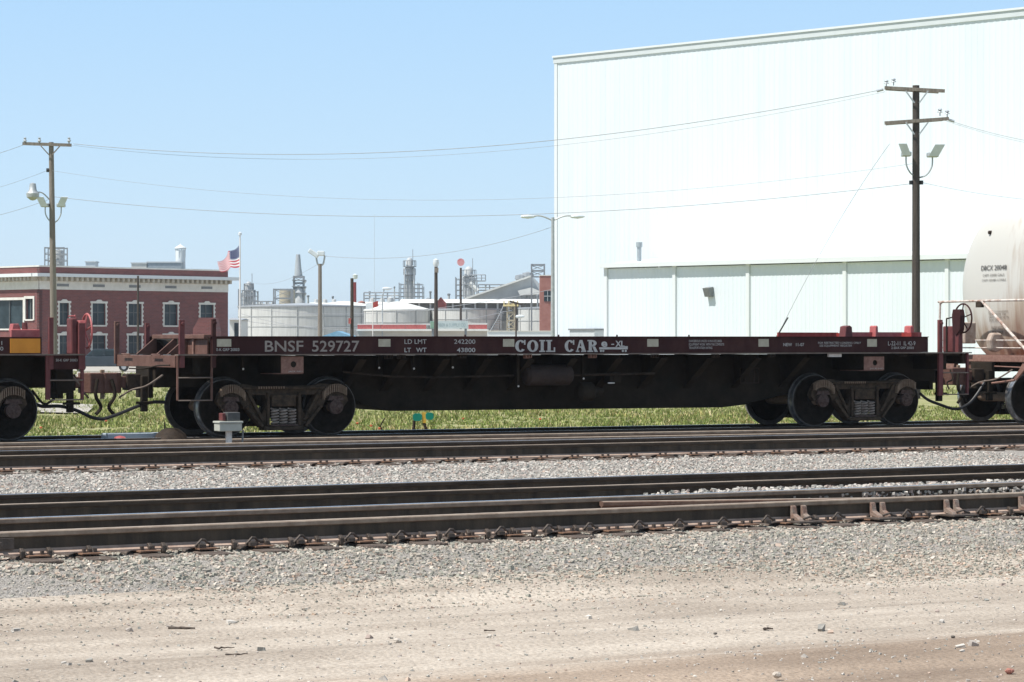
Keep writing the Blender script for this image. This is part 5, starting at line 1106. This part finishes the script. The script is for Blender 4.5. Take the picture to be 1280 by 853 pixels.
o, sc, X, Z = far('gable_end', 551, 335, 'dark red gable end rising beside the dark lamp pole', 'shed'); MB().prism([(X(545), 0), (X(557), 0), (X(557), Z(379)), (X(551), Z(372)), (X(545), Z(379))], 0, 6).build('wall', red_b, o); MB().add([(X(544), -.3, Z(380)), (X(551), -.3, Z(371.3)), (X(551), 6.3, Z(371.3)), (X(544), 6.3, Z(380))], [(0,1,2,3)]).build('roof', roof_w, o)
# big sloping-roof shed
o, sc, X, Z = far('warehouse_shed', 630, 380, 'large grey shed whose white roof edge climbs to the right', 'shed')
MB().prism([(X(583), 0), (X(690), 0), (X(690), Z(372)), (X(668), Z(348)), (X(663), Z(346.5)), (X(583), Z(374))], 0, 18).build('wall', M('pale_grey_siding', (.40, .42, .43), .7, (.47, .49, .5), .8), o)
m = MB(); m.prism([(X(581), Z(375)), (X(664), Z(346.5)), (X(664), Z(344.3)), (X(581), Z(372.8))], -.8, 18.5); m.build('roof', roof_w, o)
for px in (651, 660): MB().lathe([(0, 1.0), (.8, .8), (.9, .3), (.5, 0), (0, 0)], (X(px), 2, Z(347 + (663 - px) * .34)), 'z', 10).build('roof_ventilator', steel_f, o)
MB().prism([(X(647), Z(364)), (X(664), Z(360)), (X(678), Z(366)), (X(678), Z(368)), (X(650), Z(370))], -3, -.82).build('lean_roof', roof_w, o)
for px in (650, 657, 664): MB().box(X(px), X(px) + .3, -1.2, -.9, 0, Z(366)).build('leg', steel_f, o)
# brick tower right
o, sc, X, Z = far('brick_tower', 688, 290, 'narrow salmon brick tower block left of the warehouse corner', 'building'); bk = M('salmon_brick', (.30, .13, .105), .9, (.36, .17, .14), 2)
MB().box(X(675), X(703), 0, 6, 0, Z(345)).build('wall', bk, o); MB().box(X(674.5), X(703.5), -.06, 6.06, Z(345), Z(344)).build('coping', stone_trim, o)
w_ = MB().box(X(680), X(689), -.06, 0, Z(377), Z(364)).build('window', glass_d, o); MB().box(X(684.2), X(684.8), -.1, -.061, Z(377), Z(364)).build('mullion', steel_l, w_); MB().box(X(680), X(689), -.1, -.061, Z(370.8), Z(370)).build('mullion', steel_l, w_)
# steel frames and towers
def lattice(name, px0, px1, Y, top, bot, label, cat, bays=3, mat=steel_f, w_=.18, extra=None, d=None):
    o, sc, X, Z = far(name, (px0+px1)/2, Y, label, cat); a, b_ = X(px0), X(px1); D = d or (b_ - a); zt_, z0 = Z(top), Z(bot)
    for x in (a, b_):
        for y in (0, D): MB().box(x - w_/2, x + w_/2, y - w_/2, y + w_/2, 0, zt_).build('leg', mat, o)
    for k in range(bays + 1):
        z = z0 + (zt_ - z0) * k / bays
        for y in (0, D): MB().box(a, b_, y - w_/3, y + w_/3, z - w_ - .02*k, z - .02).build('girt', mat, o)
        if k < bays:
            z2 = z0 + (zt_ - z0) * (k + 1) / bays; m = MB(); m.bar((a, -.03, z), (b_, -.03, z2 - w_), .07, .07); m.bar((a, D + .03, z2 - w_), (b_, D + .03, z), .07, .07); m.build('brace', mat, o)
    return o, sc, X, Z
lattice('steel_frame', 664.5, 680.5, 300, 330, 345, 'open dark steel frame above the brick tower', 'steel frame', 2, steel_f, .17)
lattice('steel_frame', 342, 364, 420, 361, 383, 'open steel frame right of the flagpole', 'steel frame', 2, steel_f, .2)
o = far('process_vessel', 359, 425, 'tan vessel standing in the open steel frame', 'process vessel'); MB().lathe([(0, o[3](361)), (1.3, o[3](363)), (1.3, 0)], (0, 0, 0), 'z', 14).build('shell', M('tan_vessel', (.4, .36, .28), .7), o[0], smooth=True)
# tower near 372 : lattice plus tapering stack
o, sc, X, Z = lattice('stack_tower', 367, 379, 430, 345, 384, 'tall slender lattice tower with a tapering stack on top', 'tower', 5, steel_f, .22)
MB().tube([(X(372.5), 1, Z(345)), (X(372), 1, Z(335)), (X(372), 1, Z(318))], [.7, .55, .35], 10).build('stack', M('grey_stack', (.34, .37, .39), .6, (.42, .45, .47), 1), o, smooth=True)
MB().lathe([(1.1, 0), (1.1, Z(362)), (.7, Z(358))], (X(373), .8, 0), 'z', 12).build('vessel', steel_l, o, smooth=True)
for py in (350, 358, 366): MB().box(X(365), X(382), -.4, 1.8, Z(py) - .12, Z(py)).build('platform', steel_f, o)
for py in (355, 363, 371): MB().tube([(X(379), .2, Z(py)), (X(382), .1, Z(py - 4))], .2, 6).build('elbow_pipe', steel_l, o)
def proc_tower(px, hw, Y, top, bot, label, plats, frame=None):
    o, sc, X, Z = far('process_tower', px, Y, label, 'tower'); r_ = hw * sc
    MB().lathe([(r_, 0), (r_, Z(bot)), (r_ * .9, Z((top+bot)/2)), (r_ * .95, Z(top + 5)), (r_ * .5, Z(top + 1)), (0, Z(top))], (0, 0, 0), 'z', 16).build('vessel', steel_l, o, smooth=True)
    for k, (py, w_) in enumerate(plats):
        MB().lathe([(r_ * .9, Z(py)), (w_ * sc, Z(py)), (w_ * sc, Z(py) + .12), (r_ * .9, Z(py) + .12)], (0, 0, 0), 'z', 12).build('platform', steel_f, o)
        m = MB(); 
        for q in range(10): a = q * .628; m.tube([(w_*sc*math.cos(a), w_*sc*math.sin(a), Z(py)), (w_*sc*math.cos(a), w_*sc*math.sin(a), Z(py) + 1)], .05, 4)
        m.tube([(w_*sc*math.cos(a), w_*sc*math.sin(a), Z(py) + 1) for a in np.linspace(0, 6.283, 13)], .05, 4); m.build('guard_rail', steel_f, o)
    if frame:
        f0, f1, ft, fb = frame; D = 3
        for k in range(6):
            x = X(f0) + (X(f1) - X(f0)) * k / 5
            for y in (-D, D): MB().box(x - .07, x + .07, y - .07, y + .07, 0, Z(ft) - (k % 2) * .5).build('leg', steel_f, o)
        for k in range(4):
            z = Z(fb) + (Z(ft) - Z(fb)) * (k + .6) / 4
            for y in (-D, D): MB().box(X(f0), X(f1), y - .08, y + .08, z - .05, z + .05).build('girt', steel_f, o)
    for q in (-1, 1): MB().tube([(q * r_ * 1.1, -r_, Z(bot)), (q * r_ * 1.2, -r_, Z(top + 14)), (q * r_ * .6, -.3, Z(top + 10))], .15, 6).build('riser_pipe', steel_l, o)
    MB().tube([(r_ * .8, 0, Z(top + 12)), (r_ * .8, 0, Z(top - 10))], .05, 5).build('aerial', steel_f, o)
    return o, X, Z
proc_tower(512, 5, 420, 322, 372, 'tall process tower with ringed platforms above the long shed', [(334, 8), (344, 7.5), (352, 6.5)], (500, 529, 354, 374))
o, X, Z = proc_tower(586, 6, 400, 333, 372, 'stubby process tower with a wide side platform left of the sloping roof', [(346, 9), (356, 8)], (570, 596, 347, 374))
MB().box(X(586), X(607), -1.2, 1.2, Z(352), Z(351)).build('side_platform', steel_f, o); m = MB()
for px in (590, 596, 602, 607): m.tube([(X(px), -1.2, Z(352)), (X(px), -1.2, Z(344))], .07, 4)
m.tube([(X(586), -1.2, Z(344)), (X(607), -1.2, Z(344))], .07, 4); m.tube([(X(586), -1.2, Z(348)), (X(607), -1.2, Z(348))], .06, 4); m.build('guard_rail', steel_f, o)
MB().tube([(X(587), -1.5, Z(354)), (X(597), -1.5, Z(364))], .4, 6).build('chute', roof_w, o)
proc_tower(311, 5, 360, 352, 384, 'dark topped process vessel just right of the flagpole', [(372, 8), (364, 6)], (301, 320, 362, 385))
# behind the brick building
lattice('steel_frame', 56, 80, 380, 309, 333, 'dark steel frame rising behind the brick building roof', 'steel frame', 3, steel_f, .16)
o = far('process_vessel', 73, 384, 'pale vessel inside the frame behind the brick building', 'process vessel'); MB().lathe([(0, o[3](312)), (.7, o[3](313)), (.8, o[3](316)), (.8, 0)], (0, 0, 0), 'z', 12).build('shell', steel_l, o[0], smooth=True)
# red stack and roof ventilators
o, sc, X, Z = far('red_stack', 442.5, 400, 'short red chimney stack behind the tanks', 'chimney'); MB().tube([(0, 0, 0), (0, 0, Z(353))], [.42, .36], 12).build('shaft', redp, o, smooth=True)
for i, (px, py, w_, lab) in enumerate(((488, 371, 4, 'first pale roof drum above the tanks'), (428, 376, 4, 'low dark roof cap above the domed tank'), (452, 376, 5, 'salmon roof cap above the tanks'), (535, 372, 3, 'small dark roof cap left of the red gable'))):
    o, sc, X, Z = far('roof_drum', px, 390, lab, 'roof drum'); MB().lathe([(0, Z(py)), (w_ * sc * .9, Z(py) - .2), (w_ * sc, Z(py) - .6), (w_ * sc, 0)], (0, 0, 0), 'z', 12).build('drum', (steel_l, steel_f, bk, steel_f)[i], o, smooth=True)
# low shop with red band
o, sc, X, Z = far('low_shop', 528, 190, 'long low white shop with a red fascia band behind the sill lettering', 'building')
MB().box(X(447), X(609), 0, 10, 0, Z(414)).build('wall', M('cream_block', (.48, .46, .42), .8, (.55, .53, .49), 2), o); MB().box(X(446), X(610), -.5, 10.3, Z(414), Z(411.6)).build('canopy', roof_w, o)
for a_, b_ in ((447, 476), (476, 507), (507, 533), (585.5, 609)): MB().box(X(a_) + .01, X(b_) - .01, -.35, 0, Z(411.6) + .01, Z(406.3)).build('red_fascia', pinkred, o)
MB().box(X(447), X(609), -.3, .4, Z(406.3) + .01, Z(405)).build('coping', roof_w, o)
MB().box(X(573), X(609), .5, 9, Z(405), Z(404)).build('roof', roof_w, o)
o, sc, X, Z = far('billboard', 561, 180, 'pale blue billboard above the low shop with a green patch', 'billboard'); m = MB().box(X(537.5), X(585), -.1, .1, Z(411), Z(401.5)).build('board', M('pale_blue_sign', (.42, .50, .50), .6, (.50, .57, .57), 1), o)
MB().box(X(538), X(544), -.13, -.101, Z(410.5), Z(402)).build('green_patch', M('sign_green', (.12, .28, .18), .6, (.3, .4, .33), 2), o); text('FIBER & SUPPLY CO', X(547), X(582), Z(408.5), Z(404.5), -.1, M('sign_grey_text', (.22, .30, .32), .6), o)
for px in (541, 582): MB().box(X(px) - .08, X(px) + .08, .1, .26, 0, Z(402)).build('post', steel_f, o)
# blue canopy
o, sc, X, Z = far('blue_canopy', 421, 185, 'blue gable canopy peeking over the car deck below the floodlit pole', 'canopy')
MB().prism([(X(401), Z(421)), (X(421), Z(414)), (X(441), Z(421)), (X(441), Z(423.5)), (X(401), Z(423.5))], 0, 6).build('roof', M('light_blue_roof', (.16, .34, .48), .6, (.22, .40, .55), 2), o)
for px in (403, 439): MB().box(X(px) - .1, X(px) + .1, .3, .5, 0, Z(423.5)).build('post', white_steel, o)
o, sc, X, Z = far('parapet_wall', 650, 165, 'low white wall in front of the right hand tank', 'wall'); MB().box(X(609), X(693), 0, .3, 0, Z(414.5)).build('wall', wh_trim, o); MB().box(X(609), X(693), -.05, .35, Z(414.5), Z(413.6)).build('coping', stone_trim, o)
# yellow topped ladder structure before the right tank
o, sc, X, Z = lattice('loading_tower', 634, 643, 230, 379, 420, 'slim tan loading tower with a yellow platform, left of the thin pole', 'tower', 4, M('tan_steel', (.36, .31, .22), .7, (.45, .4, .3), 2), .13)
MB().box(X(629), X(648), -.2, 1.4, Z(383), Z(381)).build('platform', M('pale_yellow_paint', (.6, .5, .25), .7), o)
for px in (630, 636, 642, 647): MB().box(X(px) - .05, X(px) + .05, -.2, -.1, Z(381), Z(376)).build('rail_post', M('pale_yellow_paint', (.6, .5, .25), .7), o)
# small pennant flags by the shop
for px, py, lab in ((466, 383, 'small red and white flag on a thin pole before the tanks'),):
    p = Pole(px, 185, 372, 1, 1.4, white_steel, 'thin white pole with a small flag above the shop', 'flagpole', 'flagpole')
    o = MB().add([(0, 0, 0), (-.5, .05, -.1), (-.5, .05, -.5), (0, 0, -.45)], [(0, 1, 2, 3)]).add([(-.02, -.02, -.02), (.38, -.06, .1), (.38, -.06, -.3), (-.02, -.02, -.42)], [(0, 1, 2, 3)], 1).build('pennant', [lens, redp]); o.location = p.wpt(px, 378); tag(o, lab, 'flag')
# low clutter left of tank: white sheds right of the brick building
o, sc, X, Z = shed(287, 301, 300, 400, 397, 398, 'small pale shed squeezed between the brick building and the tank', roof_w, roof_g, 8)
MB().box(X(293), X(298), -.1, 0, 0, Z(404)).build('door', glass_d, o)

# ------------------------------------------------------------------ parked car seen above the couplers
q = P(128, 178); pc = empty('parked_car', (q.x, q.y, -.49), R(8), 'dark blue grey parked car seen between the two left cars', 'car'); s_ = 178 / F
body = M('blue_grey_car_paint', (.05, .065, .08), .25, (.07, .085, .1), 1, metal=.3)
L2 = 2.35; prof = [(-L2, .35), (-L2, .85), (-L2 + .15, .98), (-1.2, 1.05), (1.3, 1.05), (L2 - .25, .98), (L2, .8), (L2, .35)]
MB().prism(prof, -.9, .9).build('body', body, pc, bevel=.06); MB().prism([(-1.15, 1.04), (-.65, 1.48), (.85, 1.5), (1.45, 1.04)], -.78, .78).build('cabin', glass_d, pc, bevel=.05); MB().box(-.6, .8, -.74, .74, 1.49, 1.54).build('roof', body, pc, bevel=.02)
for x in (-.62, .12, .86): MB().box(x - .04, x + .04, -.80, -.77, 1.05, 1.5).build('pillar', body, pc)
for x in (-1.45, 1.45):
    for sg in (-1, 1):
        w_ = MB().lathe([(.17, -.1), (.3, -.11), (.33, -.08), (.33, .08), (.3, .11), (.17, .1)], (0, 0, 0), 'y', 20).build('wheel', black, pc, smooth=True); w_.location = (x, sg * .82, .33); rm_ = MB().lathe([(0, -.09), (.17, -.1), (.17, .1), (0, .09)], (0, 0, 0), 'y', 16).build('rim', galv, w_, smooth=True)
for x in (-1, 1): MB().box(x * L2 - .02, x * L2 + .02, -.8, -.5, .7, .85).build('headlight', lens, pc)

# ------------------------------------------------------------------ small hazy clutter over the tank roofs
for px0, px1, y0, y1, Y, lab in ((318, 341, 377, 383, 420, 'low pipe rack just right of the flagpole tower'), (455, 499, 366, 376, 410, 'pipe rack above the white tank roof, left of the ringed tower'), (598, 640, 356, 366, 420, 'thin pipe rack before the climbing white roof')):
    o, sc, X, Z = far('pipe_rack', (px0 + px1) / 2, Y, lab, 'pipe rack')
    for k in range(4):
        x = X(px0) + (X(px1) - X(px0)) * k / 3; MB().box(x - .1, x + .1, -.1, .1, 0, Z(y0)).build('leg', steel_f, o)
    for q in range(3): z = Z(y0) - q * .45; MB().tube([(X(px0), q * .3, z), (X(px1), q * .3, z)], .11, 6).build('pipe', steel_l if q % 2 else steel_f, o)
for px, top, hw, Y, lab in ((322, 366, 1.2, 430, 'small pale stack beside the dark topped vessel'), (385, 371, 1.6, 440, 'short stack right of the tall lattice tower'), (416, 372, 1.3, 440, 'thin stack between floodlit pole and dark pole'), (462, 366, 1.2, 430, 'thin pale stack left of the white tank roof'), (493, 360, 1.0, 440, 'slim stack left of the ringed tower'), (538, 366, 1.4, 430, 'short stack just left of the lamp capped pole'), (561, 369, 1.8, 420, 'short stack between the red gable and the round sign'), (607, 358, 1.0, 430, 'slim stack right of the stubby tower'), (672, 371, 1.3, 330, 'short stack left of the brick tower')):
    o, sc, X, Z = far('small_stack', px, Y, lab, 'chimney'); r_ = hw * sc
    MB().tube([(0, 0, 0), (0, 0, Z(top))], [r_, r_ * .85], 10).build('shaft', steel_l if px % 2 else steel_f, o, smooth=True); MB().lathe([(r_ * .8, Z(top) - .1), (r_ * 1.15, Z(top)), (r_ * 1.15, Z(top) + .2), (0, Z(top) + .3)], (0, 0, 0), 'z', 10).build('cap', steel_f, o)
for px0, px1, wy, ry, Y, lab in ((455, 500, 381, 377, 400, 'low pale roofed shed behind the white topped tank'), (386, 424, 382, 378, 420, 'low pale roof behind the floodlit pole'), (606, 650, 371, 366, 400, 'small white roofed shed before the climbing roof'), (318, 345, 383, 381, 430, 'low grey shed behind the left end of the largest tank')):
    o, sc, X, Z = shed(px0, px1, Y, wy, ry, ry, lab, M('pale_grey_siding', (.40, .42, .43), .7), roof_w, 9)
    for k in range(3): x = X(px0) + (X(px1) - X(px0)) * (k + .6) / 3.4; MB().box(x - .5, x + .5, -.05, 0, Z(wy) - 1.6, Z(wy) - .6).build('window', glass_d, o); MB().lathe([(0, .7), (.35, .6), (.4, 0), (0, 0)], (x, 4.5, Z(ry) - .1), 'z', 8).build('roof_vent', steel_l, o)
# ------------------------------------------------------------------ summer haze
hm = bpy.data.materials.new('summer_haze'); hm.use_nodes = True; n = hm.node_tree.nodes; l = hm.node_tree.links; n.clear()
vo = n.new('ShaderNodeVolumePrincipled'); vo.inputs['Color'].default_value = (.86, .92, 1, 1); vo.inputs['Density'].default_value = .00020; vo.inputs['Anisotropy'].default_value = .3; oo = n.new('ShaderNodeOutputMaterial'); l.new(vo.outputs[0], oo.inputs['Volume'])
MB().box(-6500, 7500, -6500, 7500, -1.6, 26).build('haze', hm, kind='stuff'); tag(bpy.data.objects['haze'], 'thin pale summer haze filling the air over the whole yard', 'haze')
